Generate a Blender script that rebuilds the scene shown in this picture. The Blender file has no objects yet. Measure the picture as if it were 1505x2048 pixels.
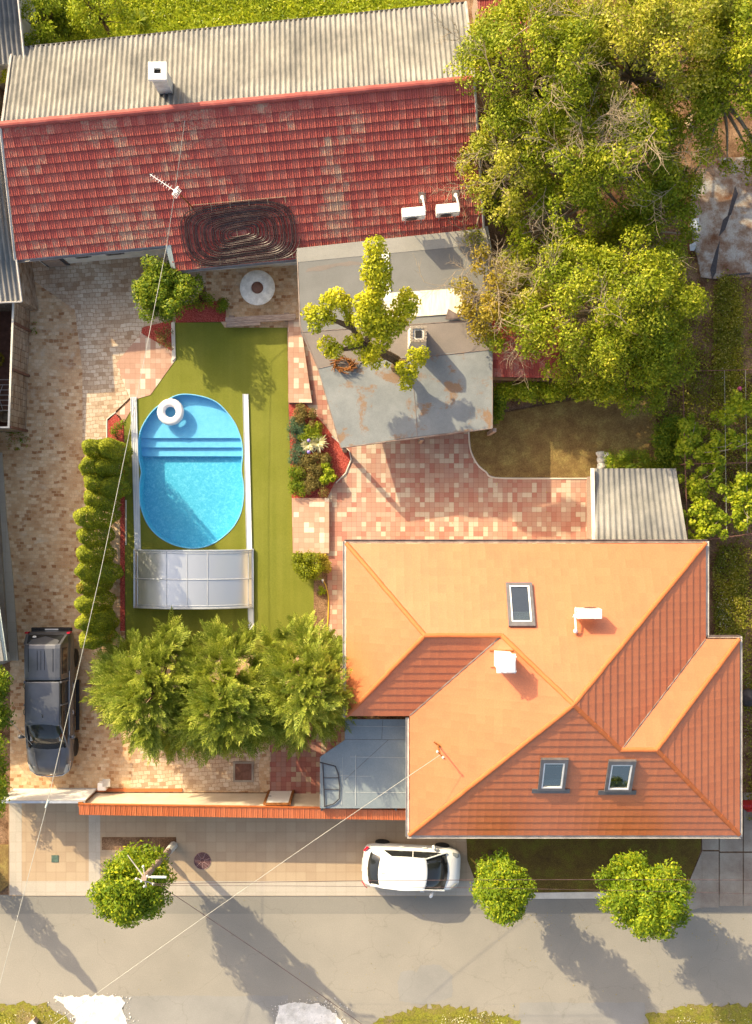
import bpy, bmesh, math, random
import numpy as np
from mathutils import Vector, Matrix
from mathutils.geometry import tessellate_polygon
R = math.radians
rng = np.random.default_rng(7)
random.seed(7)
sc = bpy.context.scene
COL = sc.collection

# ------------------------------------------------------------------ camera, sky, sun, exposure
CAMH = 43.0      # metres above the ground, looking straight down
PPM = 50.0       # photograph pixels per metre at ground level
cd = bpy.data.cameras.new("camera"); cam = bpy.data.objects.new("camera", cd); COL.objects.link(cam)
cam.location = (0, 0, CAMH); cam.rotation_euler = (0, 0, 0)
cd.sensor_fit = 'HORIZONTAL'; cd.angle = 2 * math.atan(752.5 / (PPM * CAMH))
cd.clip_start = 0.5; cd.clip_end = 400
sc.camera = cam
SUN = Vector((-1.12, 1.22, 1.0)).normalized()       # towards the sun
EL = math.asin(SUN.z); AZ = math.atan2(SUN.x, SUN.y)
w = bpy.data.worlds.new("World"); sc.world = w; w.use_nodes = True
nt = w.node_tree; bg = nt.nodes["Background"]
sky = nt.nodes.new("ShaderNodeTexSky"); sky.sky_type = 'NISHITA'; sky.sun_disc = False
sky.sun_elevation = EL; sky.sun_rotation = AZ; sky.air_density = 1.0; sky.dust_density = 4.0; sky.ozone_density = 0.8
wb = nt.nodes.new("ShaderNodeMix"); wb.data_type = 'RGBA'; wb.blend_type = 'MULTIPLY'; wb.inputs[0].default_value = 1.0
wb.inputs[7].default_value = (1.08, 1.0, .90, 1); nt.links.new(sky.outputs[0], wb.inputs[6])   # the camera's warm white balance
nt.links.new(wb.outputs[2], bg.inputs[0]); bg.inputs[1].default_value = 0.15
sl = bpy.data.lights.new("sun", 'SUN'); so = bpy.data.objects.new("sun", sl); COL.objects.link(so)
sl.energy = 3.25; sl.angle = R(0.5); sl.color = (1.0, 0.84, 0.54)
so.rotation_euler = SUN.to_track_quat('Z', 'Y').to_euler(); so.location = (-30, 30, 40)
sc.view_settings.view_transform = 'Standard'; sc.view_settings.look = 'None'
sc.view_settings.exposure = 1.13; sc.view_settings.gamma = 1.0

def W(px, py, h=0.0):
    f = (CAMH - h) / CAMH / PPM
    return Vector(((px - 752.5) * f, -(py - 1024) * f, h))
def W2(px, py, h=0.0):
    p = W(px, py, h); return (p.x, p.y)

# ------------------------------------------------------------------ materials
def N(nt, t, **k):
    n = nt.nodes.new(t)
    for a, b in k.items(): setattr(n, a, b)
    return n
def ramp(nt, fac, stops, interp='LINEAR'):
    r = N(nt, 'ShaderNodeValToRGB'); r.color_ramp.interpolation = interp
    e = r.color_ramp.elements
    while len(e) < len(stops): e.new(0.5)
    for i, (p, c) in enumerate(stops):
        e[i].position = p; e[i].color = (*c, 1)
    nt.links.new(fac, r.inputs[0]); return r.outputs[0]
def newmat(name, rough=0.85, spec=0.3, metal=0.0):
    m = bpy.data.materials.new(name); m.use_nodes = True
    b = m.node_tree.nodes['Principled BSDF']
    b.inputs['Roughness'].default_value = rough; b.inputs['Specular IOR Level'].default_value = spec
    b.inputs['Metallic'].default_value = metal
    return m, m.node_tree, b
def coord(nt, space='Object', scale=(1, 1, 1), rot=(0, 0, 0)):
    tc = N(nt, 'ShaderNodeTexCoord'); mp = N(nt, 'ShaderNodeMapping')
    mp.inputs['Scale'].default_value = scale; mp.inputs['Rotation'].default_value = rot
    nt.links.new(tc.outputs[space], mp.inputs[0]); return mp.outputs[0]
def noise(nt, vec, scale, detail=4, rough=0.6, dist=0.0):
    n = N(nt, 'ShaderNodeTexNoise'); n.inputs['Scale'].default_value = scale
    n.inputs['Detail'].default_value = detail; n.inputs['Roughness'].default_value = rough
    n.inputs['Distortion'].default_value = dist
    nt.links.new(vec, n.inputs['Vector']); return n.outputs[0]
def mix(nt, a, b, fac, mode='MIX'):
    m = N(nt, 'ShaderNodeMix', data_type='RGBA', blend_type=mode)
    for s, v in ((m.inputs[6], a), (m.inputs[7], b), (m.inputs[0], fac)):
        if isinstance(v, (int, float)): s.default_value = v
        elif isinstance(v, tuple): s.default_value = (*v, 1)
        else: nt.links.new(v, s)
    return m.outputs[2]
def bump(nt, b, h, strength=0.4, dist=0.02):
    n = N(nt, 'ShaderNodeBump'); n.inputs['Strength'].default_value = strength; n.inputs['Distance'].default_value = dist
    nt.links.new(h, n.inputs['Height']); nt.links.new(n.outputs[0], b.inputs['Normal'])
def noisy(name, c1, c2, scale=3, rough=0.85, spec=0.3, detail=6, fine=None, fs=60, bmp=0.0, metal=0.0, stretch=(1, 1, 1), lo=.35, hi=.65):
    m, nt, b = newmat(name, rough, spec, metal)
    v = coord(nt, 'Object', stretch)
    f = noise(nt, v, scale, detail)
    c = ramp(nt, f, [(lo, c1), (hi, c2)])
    if fine:
        g = noise(nt, coord(nt), fs, 2, 0.7)
        gg = ramp(nt, g, [(0.3, (1 - fine,) * 3), (0.7, (1 + fine,) * 3)])
        c = mix(nt, c, gg, 1.0, 'MULTIPLY')
        if bmp: bump(nt, b, g, bmp, 0.02)
    elif bmp: bump(nt, b, f, bmp, 0.02)
    nt.links.new(c, b.inputs['Base Color']); return m

M = {}
M['white'] = noisy('white_paint', (.78, .77, .74), (.84, .83, .80), 2, .45, .4)
M['offwhite'] = noisy('offwhite_plaster', (.62, .58, .50), (.72, .69, .61), 3, .8, .2, fine=.08)
M['cream'] = noisy('cream_wall', (.60, .50, .38), (.68, .58, .46), 2, .85, .2, fine=.1)
M['alu'] = noisy('brushed_aluminium', (.50, .52, .54), (.62, .64, .66), 4, .35, .5, metal=.5)
M['dark'] = noisy('dark_metal', (.035, .03, .035), (.06, .055, .06), 8, .5, .4)
M['rubber'] = noisy('black_rubber', (.012, .012, .013), (.03, .03, .03), 20, .7, .3)
M['hosepipe'] = noisy('black_poly_pipe', (.035, .018, .016), (.085, .05, .042), 6, .42, .5)
M['wire_light'] = noisy('pale_cable', (.34, .34, .30), (.46, .45, .40), 4, .5, .3)
M['wire_dark'] = noisy('dark_cable', (.05, .03, .03), (.1, .06, .06), 4, .5, .3)
M['wood_grey'] = noisy('weathered_wood', (.22, .15, .12), (.40, .32, .26), 5, .85, .2, stretch=(1, 9, 9), fine=.2)
M['wood_fence'] = noisy('weathered_planks', (.19, .115, .065), (.40, .33, .26), 1.6, .85, .2, stretch=(14, .7, 3), fine=.25, fs=30)
M['bark'] = noisy('bark', (.06, .038, .02), (.17, .12, .07), 14, .95, .1, bmp=.8, stretch=(2, 2, .5))
M['twig'] = noisy('dry_twig', (.26, .20, .13), (.42, .34, .24), 10, .9, .1)
M['rust'] = noisy('rusty_twigs', (.16, .055, .015), (.34, .15, .05), 14, .95, .1)
M['stone'] = noisy('pale_stone', (.52, .50, .45), (.70, .68, .62), 6, .8, .2, fine=.12)
M['concrete'] = noisy('concrete', (.24, .19, .15), (.36, .32, .26), 1.0, .9, .2, fine=.16, fs=40, bmp=.2)
M['kerb'] = noisy('pale_kerb', (.56, .51, .43), (.68, .63, .55), 2, .85, .2, fine=.1)
M['soil'] = noisy('garden_soil', (.10, .05, .025), (.28, .175, .105), 1.1, .98, .05, detail=9, fine=.5, fs=22, bmp=.6)
M['mulch'] = noisy('red_bark_mulch', (.24, .028, .02), (.50, .12, .09), 22, .95, .1, fine=.45, fs=32, bmp=.8)
M['brass'] = noisy('orange_post', (.45, .15, .05), (.6, .25, .1), 5)
M['red'] = noisy('red_panel', (.28, .01, .01), (.38, .02, .02), 3, .5)
M['yellow'] = noisy('yellow_hose', (.65, .42, .03), (.75, .5, .05), 5, .45, .4)
M['blue_rag'] = noisy('blue_grey_cloth', (.42, .48, .54), (.55, .6, .66), 5, .8)
M['purple'] = noisy('violet_flower', (.22, .16, .5), (.34, .27, .62), 8, .8)
M['frame_grey'] = noisy('grey_window_frame', (.10, .095, .10), (.145, .135, .14), 4, .4, .5)
M['gutter'] = noisy('zinc_gutter', (.34, .32, .30), (.50, .47, .43), 2.5, .45, .5)
M['gutter_dark'] = noisy('brown_gutter', (.16, .11, .09), (.30, .24, .2), 2.5, .5, .4)
M['lamp'] = noisy('lamp_shell', (.40, .46, .44), (.5, .55, .53), 5, .4)
M['gravel'] = noisy('white_gravel', (.56, .54, .49), (.84, .81, .76), 2.2, .9, .1, fine=.12, fs=30, bmp=.4)
M['pinkring'] = noisy('glossy_vinyl', (.80, .78, .77), (.86, .78, .78), 7, .3, .5, lo=.5, hi=.62)
M['greencover'] = noisy('green_cover', (.06, .10, .08), (.1, .15, .12), 8)
M['manhole'] = noisy('cast_iron', (.075, .03, .032), (.12, .055, .055), 9, .6, .4)
M['ironbar'] = noisy('worn_iron', (.22, .13, .13), (.30, .19, .18), 9, .55, .4)
M['rustlid'] = noisy('rusty_lid', (.13, .06, .04), (.2, .1, .07), 5, .8)
M['carwhite'] = newmat('white_car_paint', .22, .5)[0]; M['carwhite'].node_tree.nodes['Principled BSDF'].inputs['Base Color'].default_value = (.80, .80, .78, 1)
M['carwhite'].node_tree.nodes['Principled BSDF'].inputs['Coat Weight'].default_value = .6
M['cargrey'] = noisy('dusty_grey_car_paint', (.10, .104, .118), (.13, .134, .148), 1.5, .34, .6, fine=.05, metal=.35)
M['cargrey'].node_tree.nodes['Principled BSDF'].inputs['Coat Weight'].default_value = .6
M['chrome'] = newmat('chrome', .2, .5, 1.0)[0]; M['chrome'].node_tree.nodes['Principled BSDF'].inputs['Base Color'].default_value = (.6, .6, .58, 1)
M['redlamp'] = newmat('red_lens', .2, .5)[0]; M['redlamp'].node_tree.nodes['Principled BSDF'].inputs['Base Color'].default_value = (.45, .01, .03, 1)
M['lens'] = newmat('clear_lens', .15, .6)[0]; M['lens'].node_tree.nodes['Principled BSDF'].inputs['Base Color'].default_value = (.35, .37, .37, 1)
M['glass'] = newmat('dark_glass', .06, .6)[0]; M['glass'].node_tree.nodes['Principled BSDF'].inputs['Base Color'].default_value = (.02, .022, .024, 1)
M['plate'] = noisy('pale_plate', (.7, .7, .68), (.8, .8, .78), 4, .5)
M['seat'] = noisy('seat_fabric', (.28, .29, .3), (.36, .37, .37), 9, .8)

def see_glass(name, tint=(.6, .65, .65), opac=.25, rough=.08):
    m = bpy.data.materials.new(name); m.use_nodes = True; nt = m.node_tree; nt.nodes.clear()
    o = N(nt, 'ShaderNodeOutputMaterial'); t = N(nt, 'ShaderNodeBsdfTransparent'); t.inputs[0].default_value = (*tint, 1)
    g = N(nt, 'ShaderNodeBsdfGlossy'); g.inputs['Roughness'].default_value = rough
    lw = N(nt, 'ShaderNodeLayerWeight'); lw.inputs[0].default_value = .5
    pw = N(nt, 'ShaderNodeMath', operation='POWER'); pw.inputs[1].default_value = 5; nt.links.new(lw.outputs['Facing'], pw.inputs[0])
    mt = N(nt, 'ShaderNodeMath', operation='ADD'); mt.inputs[1].default_value = opac
    nt.links.new(pw.outputs[0], mt.inputs[0])
    mx = N(nt, 'ShaderNodeMixShader'); nt.links.new(mt.outputs[0], mx.inputs[0])
    nt.links.new(t.outputs[0], mx.inputs[1]); nt.links.new(g.outputs[0], mx.inputs[2]); nt.links.new(mx.outputs[0], o.inputs[0])
    return m
M['windscreen'] = see_glass('windscreen_glass', (.30, .33, .34), .10, .04)
M['skyglass'] = see_glass('roof_window_glass', (.45, .5, .5), .16, .05)

def polycarb():
    m, nt, b = newmat('polycarbonate', .28, .6)
    b.inputs['Base Color'].default_value = (.86, .87, .87, 1)
    o = [n for n in nt.nodes if n.type == 'OUTPUT_MATERIAL'][0]
    t = N(nt, 'ShaderNodeBsdfTransparent'); t.inputs[0].default_value = (.62, .62, .6, 1)
    b.inputs['Metallic'].default_value = .75
    mx = N(nt, 'ShaderNodeMixShader'); mx.inputs[0].default_value = .82
    nt.links.new(t.outputs[0], mx.inputs[1]); nt.links.new(b.outputs[0], mx.inputs[2]); nt.links.new(mx.outputs[0], o.inputs[0])
    return m
M['polycarb'] = polycarb()

def water_mat():
    m = bpy.data.materials.new('pool_water'); m.use_nodes = True; nt = m.node_tree; nt.nodes.clear()
    o = N(nt, 'ShaderNodeOutputMaterial'); t = N(nt, 'ShaderNodeBsdfTransparent'); t.inputs[0].default_value = (.82, .97, .99, 1)
    g = N(nt, 'ShaderNodeBsdfGlossy'); g.inputs['Roughness'].default_value = .05
    lw = N(nt, 'ShaderNodeLayerWeight'); lw.inputs[0].default_value = .5
    pw = N(nt, 'ShaderNodeMath', operation='POWER'); pw.inputs[1].default_value = 5; nt.links.new(lw.outputs['Facing'], pw.inputs[0])
    fr = N(nt, 'ShaderNodeMath', operation='ADD'); fr.inputs[1].default_value = .03; nt.links.new(pw.outputs[0], fr.inputs[0])
    v = coord(nt, 'Object', (1, 1, 1)); h = noise(nt, v, 9, 3, .6, .6)
    bn = N(nt, 'ShaderNodeBump'); bn.inputs['Strength'].default_value = .5; bn.inputs['Distance'].default_value = .04
    nt.links.new(h, bn.inputs['Height']); nt.links.new(bn.outputs[0], g.inputs['Normal'])
    mx = N(nt, 'ShaderNodeMixShader'); nt.links.new(fr.outputs[0], mx.inputs[0])
    nt.links.new(t.outputs[0], mx.inputs[1]); nt.links.new(g.outputs[0], mx.inputs[2]); nt.links.new(mx.outputs[0], o.inputs[0])
    return m
M['water'] = water_mat()
def liner():
    m, nt, b = newmat('blue_pool_liner', .55, .3)
    v = coord(nt, 'Object')
    a = noise(nt, v, 9, 4, .65, 1.2)
    c = ramp(nt, a, [(.36, (.07, .40, .60)), (.52, (.10, .46, .66)), (.60, (.17, .55, .72))])
    nt.links.new(c, b.inputs['Base Color']); bump(nt, b, a, .25, .02); return m
M['liner'] = liner()
M['liner_shelf'] = noisy('pale_blue_liner', (.17, .48, .76), (.21, .54, .80), 5, .55, .3, fine=.06, fs=30)

def leafmat(name, c1, c2, c3=None, trans=.35):
    m = bpy.data.materials.new(name); m.use_nodes = True; nt = m.node_tree
    b = nt.nodes['Principled BSDF']; b.inputs['Roughness'].default_value = .55; b.inputs['Specular IOR Level'].default_value = .25
    g = N(nt, 'ShaderNodeNewGeometry')
    stops = [(0, c1), (.75, c2), (1, c3 or c2)]
    c = ramp(nt, g.outputs['Random Per Island'], stops)
    n = noise(nt, coord(nt, 'Object'), .8, 2)
    n2 = ramp(nt, n, [(.35, (.72, .78, .8)), (.65, (1.2, 1.12, 1.0))])
    c = mix(nt, c, n2, 1.0, 'MULTIPLY')
    nt.links.new(c, b.inputs['Base Color'])
    t = N(nt, 'ShaderNodeBsdfTranslucent'); nt.links.new(c, t.inputs[0])
    mx = N(nt, 'ShaderNodeMixShader'); mx.inputs[0].default_value = trans
    o = [x for x in nt.nodes if x.type == 'OUTPUT_MATERIAL'][0]
    nt.links.new(b.outputs[0], mx.inputs[1]); nt.links.new(t.outputs[0], mx.inputs[2]); nt.links.new(mx.outputs[0], o.inputs[0])
    return m
M['leaf_street'] = leafmat('bright_leaf', (.10, .19, .008), (.25, .33, .012), (.46, .48, .02))
M['leaf_yellow'] = leafmat('yellow_green_leaf', (.33, .36, .01), (.56, .56, .02), (.74, .70, .06))
M['leaf_bush'] = leafmat('bush_leaf', (.09, .17, .008), (.22, .28, .012), (.34, .36, .02))
M['leaf_ne'] = leafmat('olive_leaf', (.16, .22, .006), (.34, .385, .012), (.60, .58, .07))
M['leaf_ne2'] = leafmat('pale_olive_leaf', (.22, .25, .012), (.42, .42, .03), (.66, .60, .16))
M['leaf_dark'] = leafmat('dark_green_leaf', (.13, .19, .006), (.27, .33, .010), (.44, .46, .03))
M['leaf_vine'] = leafmat('vine_leaf', (.18, .26, .008), (.34, .40, .012), (.52, .52, .04))
M['leaf_thuja'] = leafmat('thuja_leaf', (.12, .15, .004), (.24, .27, .006), (.40, .41, .012), .2)
M['leaf_juniper'] = leafmat('cypress_spray', (.20, .27, .03), (.37, .43, .055), (.55, .55, .12), .34)
M['leaf_brown'] = leafmat('browned_leaf', (.24, .18, .015), (.42, .33, .03), (.54, .44, .08))
M['leaf_bluegreen'] = leafmat('blue_green_needles', (.05, .12, .07), (.11, .19, .10), (.20, .26, .12))
M['leaf_heather'] = leafmat('heather_leaf', (.16, .12, .03), (.25, .20, .05), (.36, .30, .10))
M['leaf_agave'] = leafmat('variegated_leaf', (.52, .48, .24), (.70, .66, .40), (.78, .74, .52), .2)
M['leaf_weed'] = leafmat('weed_leaf', (.16, .18, .01), (.30, .29, .02), (.5, .44, .12))
M['petal'] = leafmat('small_white_flower', (.6, .58, .4), (.75, .72, .55), (.8, .78, .7))

def tilemat(name, base, alt, dark, patch=None, spec=.5, rough=.5, pamt=.6, var=.5, grime=0.0):
    m, nt, b = newmat(name, rough, spec)
    uv = N(nt, 'ShaderNodeTexCoord').outputs['UV']
    fl = N(nt, 'ShaderNodeVectorMath', operation='FLOOR'); nt.links.new(uv, fl.inputs[0])
    wn = N(nt, 'ShaderNodeTexWhiteNoise', noise_dimensions='2D'); nt.links.new(fl.outputs[0], wn.inputs['Vector'])
    c = ramp(nt, wn.outputs[0], [(0, dark), (var, base), (1, alt)])
    if patch:
        v = coord(nt, 'Object', (1, 1, 1))
        n = noise(nt, v, .45, 5, .7)
        ad = N(nt, 'ShaderNodeMath', operation='MULTIPLY_ADD'); nt.links.new(wn.outputs[0], ad.inputs[0]); ad.inputs[1].default_value = .10; nt.links.new(n, ad.inputs[2])
        f2 = noise(nt, v, 14, 4, .7)
        ad2 = N(nt, 'ShaderNodeMath', operation='MULTIPLY_ADD'); nt.links.new(f2, ad2.inputs[0]); ad2.inputs[1].default_value = .5; nt.links.new(ad.outputs[0], ad2.inputs[2])
        k = ramp(nt, ad2.outputs[0], [(.83, (0, 0, 0)), (1.04, (pamt,) * 3)])
        c = mix(nt, c, patch, k)
    if grime:
        gm = noise(nt, coord(nt, 'Object'), .6, 9, .75, .4)
        c = mix(nt, c, mix(nt, c, (.80, .74, .70), 1.0, 'MULTIPLY'), ramp(nt, gm, [(.48, (0, 0, 0)), (.7, (grime,) * 3)]))
        sp = noise(nt, coord(nt, 'Object'), 11, 5, .8); c = mix(nt, c, (.33, .20, .10), ramp(nt, sp, [(.66, (0, 0, 0)), (.74, (grime * .7,) * 3)]))
    fine = noise(nt, coord(nt, 'Object'), 22, 4, .8)
    g = ramp(nt, fine, [(.3, (.84,) * 3), (.7, (1.16,) * 3)])
    c = mix(nt, c, g, 1.0, 'MULTIPLY')
    nt.links.new(c, b.inputs['Base Color']); return m
M['tile_red'] = tilemat('old_red_tile', (.37, .078, .056), (.41, .11, .08), (.33, .058, .045), (.43, .30, .20), .4, .55, .8)
M['tile_orange'] = tilemat('orange_tile', (.52, .148, .044), (.54, .158, .050), (.50, .138, .040), None, 1.0, .52, grime=.55)
M['tile_cap'] = tilemat('orange_cap', (.58, .15, .045), (.62, .17, .055), (.54, .13, .035), None, .6, .55)
M['ridge_red'] = noisy('red_ridge_tile', (.30, .06, .05), (.38, .10, .08), 2, .6, .3, fine=.1)
M['ridge_orange'] = noisy('orange_ridge_tile', (.50, .14, .042), (.53, .155, .05), 2, .7, .3)
M['tile_shed'] = tilemat('shed_red_tile', (.34, .07, .045), (.40, .12, .08), (.26, .04, .03), (.4, .3, .25), .3, .6, .6)

def corrmat():
    m, nt, b = newmat('weathered_fibre_cement', .85, .25)
    v = coord(nt, 'Object', (1, 1, 1)); vs = coord(nt, 'Object', (3.2, .5, 1))
    a = noise(nt, v, .55, 8, .7); s = noise(nt, vs, 1.3, 7, .75)
    c = ramp(nt, a, [(.32, (.14, .142, .14)), (.5, (.225, .222, .212)), (.68, (.30, .293, .275))])
    c = mix(nt, c, ramp(nt, s, [(.3, (.72, .72, .74)), (.6, (1.12, 1.1, 1.07))]), 1.0, 'MULTIPLY')
    f = noise(nt, v, 40, 3, .7)
    c = mix(nt, c, ramp(nt, f, [(.3, (.8,) * 3), (.62, (1.1,) * 3), (.78, (1.6, 1.55, 1.4))]), 1.0, 'MULTIPLY')
    nt.links.new(c, b.inputs['Base Color']); return m
M['corr'] = corrmat()

def blocks(name, cols, size=.2, joint=(.5, .5, .5), rough=.85, big=.3, rot=0.0, jw=.05, dirt=.25, bw=1.0, dirtc=(.5, .42, .36), spec=.25):
    """rectangular pavers: colour by cell, some pairs merged, thin joints"""
    m, nt, b = newmat(name, rough, spec)
    v = coord(nt, 'Object', (1 / size, 1 / size / bw, 1), (0, 0, rot))
    sc2 = N(nt, 'ShaderNodeVectorMath', operation='MULTIPLY'); sc2.inputs[1].default_value = (.5, 1, 1); nt.links.new(v, sc2.inputs[0])
    sc3 = N(nt, 'ShaderNodeVectorMath', operation='MULTIPLY'); sc3.inputs[1].default_value = (1, .5, 1); nt.links.new(v, sc3.inputs[0])
    def cell(x, seed=0):
        fl = N(nt, 'ShaderNodeVectorMath', operation='FLOOR'); nt.links.new(x, fl.inputs[0])
        ad = N(nt, 'ShaderNodeVectorMath', operation='ADD'); ad.inputs[1].default_value = (seed, seed, 0); nt.links.new(fl.outputs[0], ad.inputs[0])
        wn = N(nt, 'ShaderNodeTexWhiteNoise', noise_dimensions='2D'); nt.links.new(ad.outputs[0], wn.inputs['Vector'])
        return wn.outputs[0]
    ca, cb, cc = cell(v), cell(sc2.outputs[0], 31), cell(sc3.outputs[0], 57)
    pick = cell(sc2.outputs[0], 91); pick2 = cell(sc3.outputs[0], 17)
    def gt(x, t):
        g = N(nt, 'ShaderNodeMath', operation='GREATER_THAN'); g.inputs[1].default_value = t; nt.links.new(x, g.inputs[0]); return g.outputs[0]
    def fm(a, bb, f):
        g = N(nt, 'ShaderNodeMix', data_type='FLOAT'); nt.links.new(f, g.inputs[0]); nt.links.new(a, g.inputs[2]); nt.links.new(bb, g.inputs[3]); return g.outputs[0]
    val = fm(fm(ca, cb, gt(pick, 1 - big)), cc, gt(pick2, 1 - big))
    c = ramp(nt, val, cols, 'CONSTANT')
    bt = N(nt, 'ShaderNodeTexBrick'); bt.offset = 0; bt.inputs['Scale'].default_value = 1; bt.inputs['Mortar Size'].default_value = jw / 2
    bt.inputs['Brick Width'].default_value = 1; bt.inputs['Row Height'].default_value = 1
    nt.links.new(v, bt.inputs['Vector'])
    c = mix(nt, c, mix(nt, c, joint, 1.0, 'MULTIPLY'), bt.outputs['Fac'])
    d = noise(nt, coord(nt), .5, 6, .7); c = mix(nt, c, mix(nt, c, dirtc, 1.0, 'MULTIPLY'), ramp(nt, d, [(.45, (0, 0, 0)), (.75, (dirt * 2,) * 3)]))
    f = noise(nt, coord(nt), 35, 3, .7); c = mix(nt, c, ramp(nt, f, [(.3, (.88,) * 3), (.7, (1.1,) * 3)]), 1.0, 'MULTIPLY')
    nt.links.new(c, b.inputs['Base Color']); return m
M['patio'] = blocks('patio_pavers', [(0, (.39, .18, .135)), (.16, (.42, .245, .18)), (.42, (.45, .31, .235)), (.60, (.42, .26, .20)), (.74, (.52, .43, .33)), (.90, (.42, .22, .165))],
                    .195, (.62, .55, .5), big=.34, dirt=.05)
M['patio_pink'] = blocks('pink_pavers', [(0, (.50, .30, .215)), (.5, (.56, .36, .265)), (.72, (.70, .58, .46)), (.9, (.56, .38, .29))], .205, (.75, .68, .62), big=.3)
M['patio_red'] = blocks('red_pavers', [(0, (.34, .13, .10)), (.35, (.40, .19, .14)), (.6, (.46, .33, .22)), (.8, (.36, .19, .15))], .2, (.5, .45, .4), big=.28)
M['pave_tile'] = blocks('footway_tiles', [(0, (.40, .30, .20)), (.5, (.42, .32, .215)), (.8, (.385, .285, .19))], .40, (.72, .68, .64), big=0.0, jw=.035, dirt=.12)
M['pave_pale'] = blocks('pale_border_tiles', [(0, (.42, .375, .31)), (.5, (.44, .39, .325))], .40, (.8, .78, .74), big=0.0, jw=.03, dirt=.1)

def cobble(name, cols, sx=.20, sy=.135, rot=0.0, dirty=.6, jc=(.46, .36, .27), warp=.03):
    m, nt, b = newmat(name, .9, .2)
    v0 = coord(nt, 'Object', (1, 1, 1), (0, 0, rot))
    nz = N(nt, 'ShaderNodeTexNoise'); nz.inputs['Scale'].default_value = 2.2; nt.links.new(v0, nz.inputs['Vector'])
    vm = N(nt, 'ShaderNodeVectorMath', operation='MULTIPLY_ADD'); nt.links.new(nz.outputs['Color'], vm.inputs[0]); vm.inputs[1].default_value = (warp * 6,) * 3; nt.links.new(v0, vm.inputs[2])
    bt = N(nt, 'ShaderNodeTexBrick'); bt.inputs['Scale'].default_value = 1; bt.inputs['Mortar Size'].default_value = .012
    bt.inputs['Brick Width'].default_value = sx; bt.inputs['Row Height'].default_value = sy; bt.inputs['Mortar Smooth'].default_value = .6
    bt.inputs['Color1'].default_value = (0, 0, 0, 1); bt.inputs['Color2'].default_value = (1, 1, 1, 1); bt.inputs['Mortar'].default_value = (.5, .5, .5, 1)
    nt.links.new(vm.outputs[0], bt.inputs['Vector'])
    c = ramp(nt, bt.outputs['Color'], cols)
    c = mix(nt, c, jc, bt.outputs['Fac'])
    d = noise(nt, v0, .7, 8, .75)
    c = mix(nt, c, mix(nt, c, (.66, .47, .33), 1.0, 'MULTIPLY'), ramp(nt, d, [(.42, (0, 0, 0)), (.62, (dirty,) * 3)]))
    e = noise(nt, v0, 1.6, 6, .7, .5)
    c = mix(nt, c, (.56, .48, .37), ramp(nt, e, [(.55, (0, 0, 0)), (.72, (.6,) * 3)]))
    f = noise(nt, v0, 30, 3, .7); c = mix(nt, c, ramp(nt, f, [(.3, (.8,) * 3), (.7, (1.15,) * 3)]), 1.0, 'MULTIPLY')
    nt.links.new(c, b.inputs['Base Color']); bump(nt, b, bt.outputs['Fac'], -.3, .01); return m
M['cobble'] = cobble('cobbled_drive', [(0, (.34, .17, .08)), (.12, (.46, .27, .14)), (.26, (.56, .37, .21)), (.6, (.62, .43, .26)), (1, (.70, .54, .36))], dirty=.5, jc=(.54, .40, .26))
M['cobble_pale'] = cobble('pale_sett_paving', [(0, (.40, .28, .18)), (.3, (.54, .42, .30)), (1, (.66, .56, .43))], .24, .16, R(-3), .5, (.34, .22, .14))

def asphalt(name, c1, c2, fine=.12):
    m, nt, b = newmat(name, .9, .25)
    v = coord(nt, 'Object'); a = noise(nt, v, .35, 8, .65)
    c = ramp(nt, a, [(.35, c1), (.65, c2)])
    f = noise(nt, v, 28, 4, .8)
    c = mix(nt, c, ramp(nt, f, [(.3, (1 - fine,) * 3), (.6, (1 + fine * .5,) * 3), (.78, (1 + fine * 2.4,) * 3)]), 1.0, 'MULTIPLY')
    vo = N(nt, 'ShaderNodeTexVoronoi', feature='DISTANCE_TO_EDGE'); vo.inputs['Scale'].default_value = .33
    dn = N(nt, 'ShaderNodeTexNoise'); dn.inputs['Scale'].default_value = 1.5; dn.inputs['Detail'].default_value = 6; nt.links.new(v, dn.inputs['Vector'])
    vm = N(nt, 'ShaderNodeVectorMath', operation='MULTIPLY_ADD'); nt.links.new(dn.outputs['Color'], vm.inputs[0]); vm.inputs[1].default_value = (.9,) * 3; nt.links.new(v, vm.inputs[2])
    nt.links.new(vm.outputs[0], vo.inputs['Vector'])
    cr = ramp(nt, vo.outputs['Distance'], [(0, (.35,) * 3), (.006, (0, 0, 0))])
    c = mix(nt, c, mix(nt, c, (.6, .58, .55), 1.0, 'MULTIPLY'), cr)
    nt.links.new(c, b.inputs['Base Color']); bump(nt, b, f, .25, .01); return m
M['asphalt'] = asphalt('sunbleached_asphalt', (.255, .236, .20), (.295, .27, .228), .16)
M['asphalt_strip'] = asphalt('grey_asphalt_strip', (.21, .198, .172), (.24, .225, .195))
M['asphalt_patch'] = asphalt('grey_asphalt_patch', (.23, .222, .205), (.29, .278, .255))

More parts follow.
